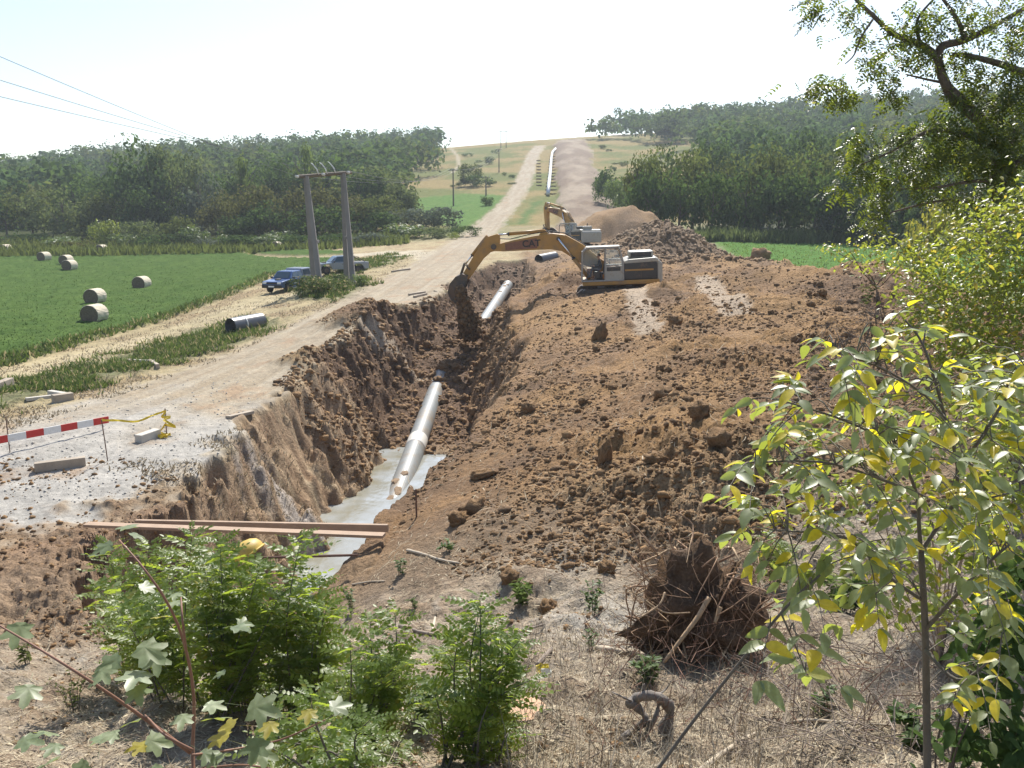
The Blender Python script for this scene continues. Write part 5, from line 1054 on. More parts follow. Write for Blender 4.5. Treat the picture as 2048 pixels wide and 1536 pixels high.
while got < 40:
    px, py = rg.uniform(840, 1010), rg.uniform(665, 870); q = on(px, py)
    if trench_z(q.x, q.y) > base(np.array([q.x]), np.array([q.y]))[0] - .3: got += .2; continue
    clod(px, py, rg.uniform(8, 18), 'dark damp clod on the soil filling the trench', 'clods on the trench fill'); got += 1
# soil pouring from the bucket
rg = seeded(88); n = 3200; t = rg.random(n) ** .9; a_ = at(921, 575, 47.8); b_ = at(944, 676, 48.6); T = ico(1, rg, .35); wd = .13 + .22 * t
P_ = np.outer(1 - t, a_) + np.outer(t, b_) + rg.standard_normal((n, 3)) * np.stack([wd, wd, wd * .4], 1) * .75; s = .03 * (4.5 ** (rg.random(n) ** 1.6))
v = (T[0][None] * s[:, None, None] * [1, 1, 1.6] + P_[:, None]).reshape(-1, 3); f = (T[1][None] + (np.arange(n) * len(T[0]))[:, None, None]).reshape(-1, 3)
tag(link('falling_soil', np_mesh('falling_soil', v, f, np.repeat(soil_col(rg, n, np.zeros(n)) * .75, len(T[0]), 0)), CLODM), 'dark soil pouring from the excavator bucket into the trench', 'soil', kind='stuff')

# ------------------------------------------------------------------ leaves of the near plants
def half_leaf(prof, fold=.25, curl=.15):        # prof: (half width, y) from base to tip
    n = len(prof); v = []; zc = lambda y: -curl * y * y
    for w, y in prof: v += [(0, y, zc(y)), (-w, y, zc(y) + w * fold), (w, y, zc(y) + w * fold)]
    f = []
    for i in range(n - 1):
        a, b = 3 * i, 3 * i + 3; f += [(a, b, b + 1), (a, b + 1, a + 1), (a, a + 2, b + 2), (a, b + 2, b)]
    return np.array(v), np.array([q for q in f if len(set(q)) == 3], np.int32)
OVATE = half_leaf([(.0, 0), (.15, .12), (.23, .3), (.225, .5), (.16, .72), (.06, .92), (0.0, 1.0)], .3, .2); SMALLO = half_leaf([(.0, 0), (.26, .3), (.2, .65), (0.0, 1.0)], .2, .2)
def pinnate(pairs, lw, droop, sd):              # a whole feathered leaf, length 1, with its stalk
    rg = seeded(sd); V_, F_ = [], []; o = 0; lf = half_leaf([(.0, 0), (.24, .25), (.22, .65), (0, 1.0)], .2, .1)
    zc = lambda y: -droop * y * y
    st = [(.012, 0), (.006, .95)]; v = np.array([(-.008, 0, 0), (.008, 0, 0), (.004, .5, zc(.5)), (-.004, .5, zc(.5)), (0, 1, zc(1))]); V_.append(v); F_.append(np.array([(0, 1, 2), (0, 2, 3), (3, 2, 4)])); o += 5
    L = [(s, .2 + .75 * i / (pairs - .3)) for i in range(pairs) for s in (-1, 1)] + [(0, .97)]
    for s, y in L:
        a = -s * rg.uniform(1.0, 1.35) if s else 0; sc = lw * rg.uniform(.85, 1.1) * (1 - .35 * abs(y - .5)); v = lf[0] * sc; tw = rg.uniform(-.3, .3)
        v = np.stack([v[:, 0], v[:, 1], v[:, 2] + v[:, 0] * tw - .12 * v[:, 1]], 1); c, sn = math.cos(a), math.sin(a); v = np.stack([v[:, 0] * c - v[:, 1] * sn, v[:, 0] * sn + v[:, 1] * c + y, v[:, 2] + zc(y)], 1)
        V_.append(v); F_.append(lf[1] + o); o += len(v)
    return np.concatenate(V_), np.concatenate(F_).astype(np.int32)
LOCUST = [pinnate(6, .25, .35, i) for i in range(3)] + [pinnate(5, .26, .15, 9)]; ASHT = [pinnate(4, .30, .3, 20 + i) for i in range(3)]
def maple(sd):
    rg = seeded(sd); pts = []
    for a, r in ((-150, .36), (-128, .36), (-112, .60), (-94, .52), (-74, .46), (-62, .80), (-50, .84), (-40, .72), (-24, .54), (-13, .86), (0, 1.0), (13, .86), (24, .54), (40, .72), (50, .84), (62, .80), (74, .46), (94, .52), (112, .60), (128, .36), (150, .36)):
        r *= rg.uniform(.93, 1.06); pts.append((math.sin(math.radians(a)) * r * .62, .28 + math.cos(math.radians(a)) * r * .62, -.12 * r * r + .05 * abs(math.sin(math.radians(a * 2)))))
    v = np.array([(0, .22, .02)] + pts + [(0, -.5, -.12), (.012, -.5, -.12)]); n = len(pts); f = [(0, i + 1, i) for i in range(1, n)] + [(0, 1, n)] + [(0, n + 1, n + 2)]
    return v, np.array(f, np.int32)
MAPLE = [maple(i) for i in range(4)]
_mc = {}
def leaf_me(geo, m_, nm):
    k = (id(geo[0]), m_.name)
    if k not in _mc: me = np_mesh(nm, geo[0], geo[1]); me.materials.append(m_); _mc[k] = me
    return _mc[k]
CAMV = np.array([0, 0, CAMZ])
def frame(d, up, roll=0.0):                     # columns: x, y = along the leaf, z = upper side
    y = d / np.linalg.norm(d); z = up - y * np.dot(up, y); z = z / max(np.linalg.norm(z), 1e-6); x = np.cross(y, z)
    c, s = math.cos(roll), math.sin(roll); return np.stack([x * c + z * s, y, z * c - x * s], 1)
def put_leaves(root, L, geos, m_, name='leaf', cap=300):   # L: (position, 3x3, size); the 300 that show largest are parts, the others one part
    O = np.array(root.location); L = sorted(L, key=lambda q: -q[2] / np.linalg.norm(q[0] - CAMV)); rg = seeded(len(L)); rest = []
    for i, (p, R, s) in enumerate(L):
        g = geos[rg.integers(0, len(geos))]
        if i < cap:
            o = bpy.data.objects.new(name, leaf_me(g, m_, name)); COL.objects.link(o); o.parent = root
            M_ = np.eye(4); M_[:3, :3] = R * s; M_[:3, 3] = p - O; o.matrix_local = Matrix(M_.tolist())
        else: rest.append((g, p - O, R * s))
    if rest:
        V_, F_ = [], []; k = 0
        for g, p, R in rest: V_.append(g[0] @ R.T + p); F_.append(g[1] + k); k += len(g[0])
        tag(link('foliage', np_mesh('foliage', np.concatenate(V_), np.concatenate(F_)), m_, root), kind='stuff')
def stems(root, L, m_, name='stem'):            # L: list of (points, radii)
    for pts, r in L:
        m = MB(); m.tube([Vector(p) - root.location for p in pts], list(r), 7); m.obj(name, m_, root, smooth=True)
def spline(pts, n):
    P = np.array([list(p) for p in pts]); t = np.arange(len(P)); tt = np.linspace(0, len(P) - 1, n); out = []
    for q in tt:
        i = min(int(q), len(P) - 2); f = q - i; p0 = P[max(i - 1, 0)]; p1 = P[i]; p2 = P[i + 1]; p3 = P[min(i + 2, len(P) - 1)]
        out.append(.5 * (2 * p1 + (p2 - p0) * f + (2 * p0 - 5 * p1 + 4 * p2 - p3) * f * f + (3 * p1 - p0 - 3 * p2 + p3) * f ** 3))
    return np.array(out)
# young locust shrubs
def locust(label, bases, tops, sd, leaf=.25, step=.028, bare=.10, group=None):
    rg = seeded(sd); b0 = on(*bases[0]); root = empty('locust_shrub', b0, label, 'shrub', group); S, Lv = [], []
    tops = list(tops) + [(x_ + rg.uniform(-45, 45), y_ + rg.uniform(25, 110)) for x_, y_ in tops]
    for i, tp in enumerate(tops):
        bp = bases[i % len(bases)]; b = on(bp[0] + rg.uniform(-25, 25), bp[1] + rg.uniform(-8, 8)); t = at(tp[0], tp[1], b.y + rg.uniform(-.1, .5))
        mid = b.lerp(t, .5) + Vector((rg.uniform(-.12, .12), rg.uniform(-.1, .1), .08)); P = spline([b - Vector((0, 0, .05)), mid, t], 14); ln = np.linalg.norm(np.diff(P, axis=0), axis=1).sum()
        S.append((P, np.linspace(.011, .002, 14))); n = int(ln * (1 - bare) / step)
        for k in range(n):
            f = bare + (1 - bare) * (k + 1) / n; q = f * 13; j = min(int(q), 12); p = P[j] + (P[j + 1] - P[j]) * (q - j); ax = nrm(P[j + 1] - P[j]); a = k * 2.4 + rg.uniform(-.4, .4)
            d = np.array([math.cos(a), math.sin(a), .15]) + ax * .55; s = leaf * 1.05 * rg.uniform(.75, 1.2) * (1.0 if f < .9 else .6)
            Lv.append((p, frame(d, np.array([0, 0, 1.0]) + .2 * rg.standard_normal(3), rg.uniform(-.3, .3)), s * (.62 + .55 * math.sin(min(f * 1.25, 1) * 1.57))))
    stems(root, S, BARKG); put_leaves(root, Lv, LOCUST, LF['locust'])
locust('leafy young locust shrub at the pit edge below the planks', [(330, 1400), (280, 1380), (390, 1420)], [(215, 1090), (300, 1085), (385, 1062), (340, 1110), (260, 1150), (190, 1170), (235, 1215), (330, 1190), (290, 1250), (400, 1150)], 701)
locust('wide locust shrub in front of the yellow pipe cap', [(470, 1430), (520, 1420), (430, 1440)], [(440, 1085), (470, 1130), (520, 1130), (430, 1170), (500, 1200), (560, 1190), (410, 1240), (470, 1270), (550, 1270)], 702)
locust('locust shrub with one tall sprig reaching up to the plank end', [(600, 1440), (570, 1430), (640, 1450)], [(603, 1072), (640, 1160), (655, 1210), (590, 1215), (620, 1290), (560, 1320), (640, 1320)], 703)
locust('open locust shrub in the middle of the bare near slope', [(730, 1510), (760, 1500), (690, 1515)], [(790, 1222), (740, 1235), (700, 1280), (830, 1290), (760, 1320), (690, 1350), (810, 1370), (660, 1400)], 704, .18)
locust('bushy upright locust shrub beside the cut stump', [(950, 1535), (1000, 1530), (900, 1540)], [(960, 1195), (990, 1250), (1040, 1280), (920, 1260), (880, 1300), (1010, 1330), (1060, 1360), (930, 1360), (870, 1390), (980, 1400)], 705, .17)
locust('low dense locust shrub along the lower picture edge', [(620, 1600), (700, 1610), (560, 1590), (770, 1610)], [(560, 1420), (620, 1390), (680, 1420), (740, 1440), (600, 1470), (700, 1480), (780, 1470), (540, 1480), (830, 1500)], 706, .15)
# field maple twigs
root = empty('maple_sapling', at(385, 1560, 2.15), 'field maple twigs with lobed pale leaves and reddish stems', 'sapling'); D_ = 2.2
mp = [[(395, 1600), (385, 1510), (388, 1400), (372, 1300), (340, 1215), (290, 1140), (238, 1080)], [(380, 1505), (300, 1445), (200, 1375), (90, 1305), (-20, 1240)], [(385, 1500), (330, 1470), (300, 1440), (290, 1430)], [(385, 1510), (460, 1500), (560, 1480), (650, 1440)], [(390, 1540), (480, 1530), (560, 1540)], [(372, 1300), (365, 1240), (362, 1195)], [(420, 1600), (400, 1500)]]
S = [];
for i, L_ in enumerate(mp): P = spline([at(px, py, D_ + .12 * math.sin(i * 2 + k)) for k, (px, py) in enumerate(L_)], 16); S.append((P, np.linspace(.0062 if i < 2 else .004, .0022, 16)))
stems(root, S, BARKR); rg = seeded(41); Lv = []
for px, py, w in ((45, 1240, 80), (232, 1085, 55), (215, 1110, 50), (255, 1070, 45), (262, 1060, 55), (275, 1180, 50), (362, 1200, 40), (355, 1185, 38), (330, 1235, 48), (275, 1285, 80), (310, 1300, 70), (455, 1262, 62), (470, 1250, 50), (250, 1315, 70), (285, 1340, 80), (270, 1370, 60), (60, 1365, 70), (200, 1335, 55), (205, 1350, 40), (455, 1340, 36), (35, 1480, 70), (75, 1470, 60), (120, 1485, 50), (200, 1490, 75), (255, 1450, 60), (240, 1465, 50), (285, 1480, 75), (300, 1490, 60), (370, 1425, 55), (405, 1410, 60), (420, 1440, 75), (490, 1410, 90), (475, 1450, 60), (520, 1470, 70), (500, 1500, 70), (450, 1520, 60), (545, 1440, 50), (610, 1440, 60), (620, 1415, 50), (655, 1420, 60), (460, 1480, 60), (400, 1500, 55), (100, 1530, 70), (180, 1520, 50), (330, 1530, 60)):
    p = np.array(at(px, py, D_ + rg.uniform(-.18, .2))); s = w * D_ / F * 1.08; a = rg.uniform(0, 6.28); d = np.array([math.cos(a), math.sin(a) * .8, rg.uniform(-.45, .1)]); Lv.append((p, frame(d, np.array([rg.uniform(-.2, .2), rg.uniform(-.5, .1), 1.0]), rg.uniform(-.2, .2)), s))
put_leaves(root, Lv, MAPLE, LF['maple'])
# ash sapling with big feathered leaves
def sapling(label, limbs, centres, sd, D_, m_leaf, lsize, npl=(5, 7), geo=(OVATE,), spread=26, rl=.30, name='ash_sapling', many=1, stem_m=BARKG):
    rg = seeded(sd); root = empty(name, Vector(at(limbs[0][0][0][0], limbs[0][0][0][1], D_)), label, 'sapling'); S, Lv, RS = [], [], []; SP = []
    for pts, r0, r1 in limbs:
        P = spline([at(q[0], q[1], q[2] if len(q) > 2 else D_) for q in pts], 14); S.append((P, np.linspace(r0, r1, 14))); SP.append(P)
    SP = np.concatenate(SP)
    for px, py in centres:
        for _ in range(many):
            tip = np.array(at(px + rg.uniform(-spread, spread), py + rg.uniform(-spread, spread) * .6, D_ + rg.uniform(-.35, .45))); j = np.argmin(np.linalg.norm(SP - tip, axis=1)); b = SP[j]; d = tip - b; dl = np.linalg.norm(d)
            if dl < .04: d = rg.standard_normal(3) * .2; dl = np.linalg.norm(d)
            d = d / dl; d[2] = d[2] * .7 - .05; st = tip - d * rl * .5; mid = (b + st) / 2 + [0, 0, .04]; end = tip + d * rl * .5 + [0, 0, -.05]
            Q = spline([b, mid, st, tip, end], 12) if dl > rl * .5 else spline([b, (b + end) / 2 + [0, 0, .03], end], 12); RS.append((Q, np.linspace(.003, .0014, 12)))
            n = rg.integers(npl[0], npl[1] + 1); ax = nrm(Q[11] - Q[7]); side = nrm(np.cross(ax, [0, 0, 1.0]) + 1e-6)
            for k in range(n):
                if k == n - 1: p = Q[11]; dd = ax + [0, 0, -.3]
                else: f = 6 + 5 * (k // 2) / max(1, (n - 1) // 2); p = Q[min(int(f), 11)]; dd = side * (1 if k % 2 else -1) + ax * .6 + [0, 0, rg.uniform(-.5, .05)]
                Lv.append((p, frame(dd + .2 * rg.standard_normal(3), np.array([0, -.15, 1.0]) + .28 * rg.standard_normal(3), rg.uniform(-.25, .25)), lsize * rg.uniform(.75, 1.25)))
    stems(root, S, stem_m); V_ = MB()
    for Q, r in RS: V_.tube([Vector(q) - root.location for q in Q], list(r), 4)
    tag(V_.obj('leaf_stalks', BARKR if False else stem_m, root), kind='stuff'); put_leaves(root, Lv, list(geo), m_leaf); return root
cen = [(1819, 644), (1644, 693), (1714, 707), (1818, 703), (1923, 690), (2010, 697), (1550, 794), (1609, 798), (1690, 812), (1742, 766), (1819, 742), (1899, 752), (1986, 773), (1749, 840), (1690, 871), (1574, 847), (1557, 888), (1505, 920), (1610, 906), (1714, 899), (1871, 840), (1958, 857), (2010, 843), (1906, 906), (1480, 983), (1546, 1065), (1604, 1092), (1682, 1034), (1667, 1080), (1721, 1092), (1788, 1073), (1741, 1147), (1870, 1006), (2003, 1006), (1956, 1053), (2007, 1088), (1975, 1147), (2007, 1217), (1987, 1327), (1928, 1373), (1780, 690), (1960, 740), (2030, 900), (1830, 890), (1780, 800), (1650, 950), (1590, 960), (1540, 1010), (1950, 960), (2040, 760)]
cen = cen + [(x_ + 22, y_ + 25) for x_, y_ in cen] + [(x_ - 18, y_ + 14) for x_, y_ in cen] + [(1600, 760), (1680, 760), (1560, 840), (1640, 850), (1800, 860), (1860, 950), (1760, 980), (1900, 1130), (1830, 1180), (1700, 1180), (2020, 1150), (1900, 1260)]
sapling('ash sapling with big pale and yellowing leaves arching over the spoil heap', [
 ([(1856, 1600, 3.2), (1853, 1400, 3.2), (1850, 1250, 3.15), (1842, 1104, 3.1)], .017, .012), ([(1842, 1104, 3.1), (1838, 1053, 3.1), (1833, 987, 3.1), (1790, 900, 3.0), (1700, 845, 2.9), (1560, 800, 2.85)], .009, .003), ([(1842, 1104, 3.1), (1870, 1061, 3.1), (1909, 1002, 3.1), (1915, 936, 3.1)], .009, .007),
 ([(1915, 936, 3.1), (1900, 870, 3.1), (1860, 800, 3.0), (1760, 735, 2.9), (1640, 695, 2.9)], .006, .003), ([(1915, 936, 3.1), (1960, 880, 3.0), (2010, 800, 3.0), (2060, 750, 3.0)], .008, .004), ([(1833, 987, 3.1), (1780, 965, 3.0), (1650, 925, 2.9), (1510, 925, 2.85)], .007, .003), ([(1845, 1200, 3.15), (1780, 1155, 3.0), (1700, 1080, 2.9), (1550, 1060, 2.9)], .008, .003), ([(1850, 1260, 3.15), (1950, 1150, 3.0), (2030, 1080, 3.0)], .009, .004), ([(1909, 1002, 3.1), (1960, 1000, 3.0), (2040, 980, 3.0)], .006, .003), ([(1850, 1300, 3.15), (1920, 1360, 3.0), (2000, 1300, 2.95)], .008, .004), ([(1900, 870, 3.1), (1850, 700, 3.1), (1810, 640, 3.1)], .006, .003)], cen, 801, 3.0, LF['ash'], .070, npl=(6, 9), many=1, spread=36)
sapling('slanting grey stem with a spray of big leaves in front of the root ball', [([(1300, 1560, 3.0), (1400, 1425, 3.0), (1562, 1226, 2.9), (1640, 1150, 2.9)], .008, .004), ([(1562, 1226, 2.9), (1590, 1290, 2.9), (1610, 1340, 2.9)], .004, .002)], [(1612, 1209), (1590, 1215), (1640, 1220), (1557, 1303), (1575, 1290), (1612, 1346), (1640, 1300), (1530, 1290)], 802, 2.9, LF['ash'], .10)
# hazel bush and near brush
def bush(label, clusters, sd, m_leaf, lsize, geo, limbs=(), name='leafy_bush', stem_m=BARK, base_px=None, cat='shrub', hang=.35):
    rg = seeded(sd); bp = base_px; root = empty(name, bp, label, cat); Lv, S = [], []
    for pts, r0, r1 in limbs: P = spline([at(*q) for q in pts], 16); S.append((P, np.linspace(r0, r1, 16)))
    if not limbs:
        for px, py, rx, ry, d, n in clusters: c = np.array(at(px, py, d)); b = np.array(bp); P = spline([b, (b * .45 + c * .55) + rg.standard_normal(3) * .1, c], 10); S.append((P, np.linspace(.018, .004, 10) * (d / 9)))
    for px, py, rx, ry, d, n in clusters:
        for _ in range(n):
            q = rg.standard_normal(3) * .5; p = np.array(at(px + q[0] * rx, py + q[1] * ry, d + q[2] * rx * d / F * 1.2)); a = rg.uniform(0, 6.28)
            Lv.append((p, frame(np.array([math.cos(a), math.sin(a), -hang + .3 * rg.standard_normal()]), np.array([0, -.2, 1.0]) + .45 * rg.standard_normal(3), rg.uniform(-.4, .4)), lsize * rg.uniform(.7, 1.3)))
    stems(root, S, stem_m, 'branch'); put_leaves(root, Lv, list(geo), m_leaf); return root
bush('dense bush of small glossy leaves climbing the picture edge beside the ash sapling', [(1905, 660, 90, 60, 8.6, 468), (1850, 600, 70, 60, 9.2, 396), (1960, 570, 90, 70, 8.8, 576), (2030, 490, 70, 80, 8.8, 468), (1990, 425, 60, 40, 9.2, 270), (1880, 540, 80, 50, 9.4, 468), (1960, 680, 90, 50, 8.4, 468), (2040, 640, 60, 90, 8.4, 468), (1830, 655, 50, 40, 9.0, 198), (1930, 480, 80, 50, 9.4, 468), (2040, 560, 60, 60, 8.6, 360), (1825, 500, 45, 35, 9.6, 162), (2060, 400, 60, 60, 9.0, 270), (1900, 590, 110, 90, 9.0, 576), (1990, 720, 90, 40, 8.2, 360), (1890, 720, 60, 30, 8.4, 198), (1950, 800, 110, 60, 7.8, 380), (2030, 860, 60, 80, 7.6, 300), (1880, 790, 60, 50, 7.9, 160), (1990, 900, 80, 50, 7.2, 200), (2000, 560, 90, 110, 8.7, 576)], 811, LF['hazel'], .062, [OVATE], base_px=on(2000, 790))
bush('sparse bush showing over the soil heap crest by the green field', [(1700, 500, 50, 25, 14, 90), (1760, 490, 45, 30, 13.6, 120), (1800, 530, 60, 30, 13, 150), (1660, 495, 25, 14, 14, 30), (1740, 530, 50, 20, 13.5, 70)], 812, LF['hazel'], .075, [OVATE], base_px=on(1752, 575))
bush('shaded bramble-like brush filling the lower corner', [(2000, 1220, 60, 50, 3.3, 60), (1990, 1400, 70, 80, 3.3, 110), (2040, 1300, 40, 80, 3.2, 80), (1940, 1480, 90, 50, 3.4, 110), (2030, 1500, 50, 50, 3.2, 80), (1960, 1300, 50, 50, 3.4, 50), (2050, 1150, 40, 60, 3.2, 60)], 813, LF['dark'], .075, [OVATE], base_px=Vector((2.0, 3.5, hz(2.0, 3.5))))  # shade of this corner is put in through the dark leaf colour
bush('loose yellow-green undergrowth behind the ash sapling trunk', [(1760, 1010, 60, 50, 4.6, 90), (1700, 1120, 60, 40, 4.4, 70), (1900, 1040, 90, 60, 4.6, 150), (1990, 1120, 70, 70, 4.3, 150), (1780, 1200, 60, 50, 4.2, 60), (1900, 1220, 70, 60, 4.2, 90), (1990, 960, 70, 60, 4.8, 150), (1840, 930, 70, 50, 5.0, 110), (1700, 980, 60, 40, 4.9, 70), (2030, 850, 50, 60, 4.8, 120), (1930, 860, 80, 50, 5.2, 130), (1640, 1020, 50, 30, 4.8, 50), (2000, 1280, 60, 50, 4.0, 90), (1960, 1060, 90, 70, 4.4, 160), (2030, 1000, 50, 70, 4.5, 120), (1860, 1120, 80, 60, 4.4, 120), (1950, 780, 90, 40, 5.6, 150), (2030, 760, 50, 50, 5.4, 110)], 815, LF['hazel'], .062, [OVATE], base_px=on(1880, 1330), stem_m=TWIG)
# tall tree at the picture edge
TL = [([(1992, 640, 13.4), (1988, 480, 13.4), (1990, 400, 13.4), (2000, 310, 13.2), (1980, 262, 13.2), (1930, 212, 13.1), (1897, 180, 13.0)] , .13, .085), ([(1897, 180, 13), (1882, 145, 13), (1874, 115, 13), (1840, 88, 13), (1790, 70, 12.9), (1745, 30, 12.8), (1708, -5, 12.8)] , .075, .022), ([(1876, 118, 13), (1885, 92, 13), (1930, 80, 13.1), (1990, 50, 13.2), (2060, 10, 13.3)], .07, .03),
      ([(2060, 150, 13.2), (2000, 128, 13.1), (1940, 112, 13), (1905, 108, 13)], .06, .025), ([(1745, 40, 12.8), (1722, 75, 12.7), (1708, 110, 12.7), (1690, 128, 12.7)], .018, .007), ([(1885, 165, 13), (1850, 158, 13), (1813, 149, 13)], .022, .010), ([(2010, 360, 13), (1940, 363, 12.8), (1870, 375, 12.7), (1800, 378, 12.7)], .035, .008), ([(1990, 300, 13.2), (1930, 268, 13), (1860, 262, 12.8), (1790, 300, 12.7), (1720, 330, 12.6)], .06, .01),
      ([(1998, 310, 13.2), (2030, 265, 13.3), (2080, 235, 13.4)], .09, .04), ([(1988, 400, 13.4), (2030, 330, 13), (2080, 300, 12.9)], .06, .03), ([(1930, 80, 13.1), (1915, 40, 13), (1880, -10, 13)], .04, .02), ([(1840, 88, 13), (1835, 40, 12.9), (1870, -5, 12.9)], .03, .012), ([(1990, 420, 13.4), (1900, 400, 13), (1800, 420, 12.8), (1740, 440, 12.7)], .03, .006)]
bush('tall overhanging tree with feathered leaves dark against the bright sky', [(1620, 15, 18, 35, 12.8, 30), (1690, 25, 45, 40, 12.8, 45), (1735, 70, 40, 50, 12.8, 40), (1655, 165, 45, 22, 12.7, 60), (1690, 192, 34, 24, 12.7, 45), (1625, 180, 16, 14, 12.7, 14), (1775, 160, 30, 50, 12.8, 45), (1790, 195, 30, 24, 12.8, 30), (1740, 135, 30, 30, 12.8, 30), (1800, 75, 55, 50, 12.9, 75), (1850, 110, 50, 40, 13, 70), (1870, 30, 60, 50, 13, 80), (1960, 40, 70, 60, 13, 130), (2035, 70, 40, 90, 13.1, 110), (1935, 125, 70, 40, 13, 110), (2010, 190, 60, 60, 13, 170), (1960, 245, 80, 40, 12.9, 150), (1880, 245, 60, 28, 12.9, 80), (1870, 300, 70, 40, 12.8, 110), (1760, 345, 45, 35, 12.7, 60), (1730, 290, 45, 40, 12.8, 50), (1700, 330, 35, 40, 12.6, 30), (1950, 330, 70, 50, 13, 110), (2030, 300, 40, 60, 13, 90), (1850, 365, 60, 40, 12.8, 60), (1765, 400, 40, 30, 12.7, 50), (1745, 440, 32, 22, 12.7, 34), (1680, 380, 30, 20, 12.6, 20), (1930, 190, 50, 30, 13, 60), (1980, 300, 80, 60, 12.9, 160), (2030, 380, 60, 60, 12.9, 130), (1940, 400, 60, 40, 13, 90), (2040, 180, 50, 70, 13, 120), (1840, 320, 70, 40, 12.8, 80), (1800, 270, 40, 26, 12.8, 40)], 821, LF['tall'], .21, ASHT, TL, 'tall_tree', BARK, Vector(at(1992, 600, 13.4)), 'tree', .55)
# ------------------------------------------------------------------ small plants on the near slope
def small_plant(px, py, wpx, hpx, n, kind, label, geo=None, lsize=None):
    rg = seeded(int(px * 7 + py)); b = on(px, py); s = b.y / F; root = empty('weed_plant', b, label, 'weed'); S, Lv = [], []; w, h = wpx * s, hpx * s
    for i in range(max(4, n // 14)):
        a = rg.uniform(0, 6.28); r = rg.random() ** .6 * w * .5; t = np.array(b) + [math.cos(a) * r, math.sin(a) * r, h * rg.uniform(.6, 1.0)]; P = spline([np.array(b) + [math.cos(a) * r * .25, math.sin(a) * r * .25, -.02], (np.array(b) + t) / 2 + [0, 0, h * .1], t], 8); S.append((P, np.linspace(.005, .0015, 8)))
        for k in range(n // max(4, n // 14)):
            f = rg.uniform(.15, 1) * 7; j = min(int(f), 6); p = P[j] + (P[j + 1] - P[j]) * (f - j); aa = rg.uniform(0, 6.28); Lv.append((p, frame(np.array([math.cos(aa), math.sin(aa), rg.uniform(0, .9)]), np.array([0, 0, 1.0]) + .3 * rg.standard_normal(3)), (lsize or w * .22) * rg.uniform(.7, 1.2)))
    m = MB()
    for P, r in S: m.tube([Vector(p) - b for p in P], list(r), 4)
    tag(m.obj('stem', BARKG if kind != 'weed' else BARKR, root), kind='stuff') if len(S) > 300 else m.obj('stems', BARKG, root); put_leaves(root, Lv, geo or [SMALLO, OVATE], LF[kind]); return root
small_plant(1184, 1232, 50, 78, 130, 'weed', 'bushy green weed tuft at the edge of the pale litter, the tallest there'); small_plant(1182, 1300, 44, 50, 60, 'weed', 'smaller weed tuft just below the tall one on pale litter'); small_plant(1300, 1372, 90, 70, 150, 'weed', 'round green weed tuft above the gnarled dead branch')
small_plant(1040, 1215, 80, 55, 110, 'poplar', 'low spreading weed at the foot of the spoil slope'); small_plant(705, 1225, 42, 60, 90, 'weed', 'weed tuft on the pit rim beside the dusty pipe end'); small_plant(800, 1150, 40, 40, 70, 'weed', 'small weed tuft on bare soil near the long stick'); small_plant(832, 1215, 44, 24, 40, 'pale', 'flat pale weed in the litter')
small_plant(905, 1100, 60, 18, 40, 'weed', 'flat weed sprouting between clods at the slope foot'); small_plant(1545, 1170, 130, 120, 320, 'locust', 'green leafy clump growing behind the root ball', LOCUST[:2], .16); small_plant(1480, 1322, 70, 90, 110, 'olive', 'wispy green sprig in front of the root ball'); small_plant(1390, 1170, 50, 60, 60, 'olive', 'wispy sprig sprouting from the top of the root ball')
small_plant(1690, 1225, 120, 90, 220, 'poplar', 'yellow-green weeds under the ash sapling'); small_plant(150, 1420, 110, 110, 130, 'olive', 'thin yellowish weed behind the maple twigs', [SMALLO], .05); small_plant(850, 1440, 90, 90, 120, 'weed', 'weedy growth between the two locust shrubs', LOCUST[3:], .14); small_plant(60, 1330, 60, 60, 60, 'olive', 'small yellowish weed at the picture edge below the bank')
small_plant(1830, 1500, 130, 90, 160, 'weed', 'low weeds at the foot of the ash sapling'); small_plant(1640, 1430, 80, 70, 80, 'weed', 'sparse weeds in the dead brush'); small_plant(745, 1400, 100, 80, 160, 'weed', 'soft green weed among the locust shoots', LOCUST[3:], .13); small_plant(1730, 620, 50, 60, 60, 'olive', 'small sprig on the dark end of the soil heap')

# ------------------------------------------------------------------ litter
def straws(name, label, sd, n, fn, dmin, dmax, ln, wd, m_, flat=.12, umin=-.7, umax=.7, cat='litter'):
    x, y = scatter(sd, n, dmin, dmax, fn, umin, umax); rg = seeded(sd + 3); n = len(x); P = np.stack([x, y, H(x, y) + .008], 1); a = rg.uniform(0, 6.28, n); d = np.stack([np.cos(a), np.sin(a), np.abs(rg.standard_normal(n)) * flat], 1)
    e = .06; sl = (H(x + e * np.cos(a), y + e * np.sin(a)) - H(x, y)) / e; d[:, 2] += sl; d = nrm(d); s = nrm(np.cross(d, [0, 0, 1.0])) * (wd * rg.uniform(.5, 1.3, n))[:, None]; L_ = (ln * np.exp(.5 * rg.standard_normal(n)))[:, None]; b = nrm(rg.standard_normal((n, 3))) * L_ * .12
    v = np.stack([P - s, P + s, P + d * L_ * .5 + s + b, P + d * L_ * .5 - s + b, P + d * L_], 1).reshape(-1, 3); i = np.arange(n)[:, None] * 5; f = np.concatenate([i + [0, 1, 2], i + [0, 2, 3], i + [3, 2, 4]]).astype(np.int32)
    return tag(link(name, np_mesh(name, v, f), m_), label, cat, kind='stuff')
DRYB = leaf_mat('dry_stalks', (.20, .14, .085), (.56, .48, .34), (.26, .2, .11), .1, .8, .2); GREYB = leaf_mat('grey_stalks', (.19, .145, .10), (.46, .40, .30), (.2, .15, .1), .1, .8, .2)
near = lambda x, y, r: (y < 13.5 + nzf(x, y) * 2) & (trench_z(x, y) > base(x, y))
straws('dry_litter', 'dry straw and stalks lying over the near slope', 61, 42000, near, 3.4, 14.5, .13, .0028, DRYB, .12)
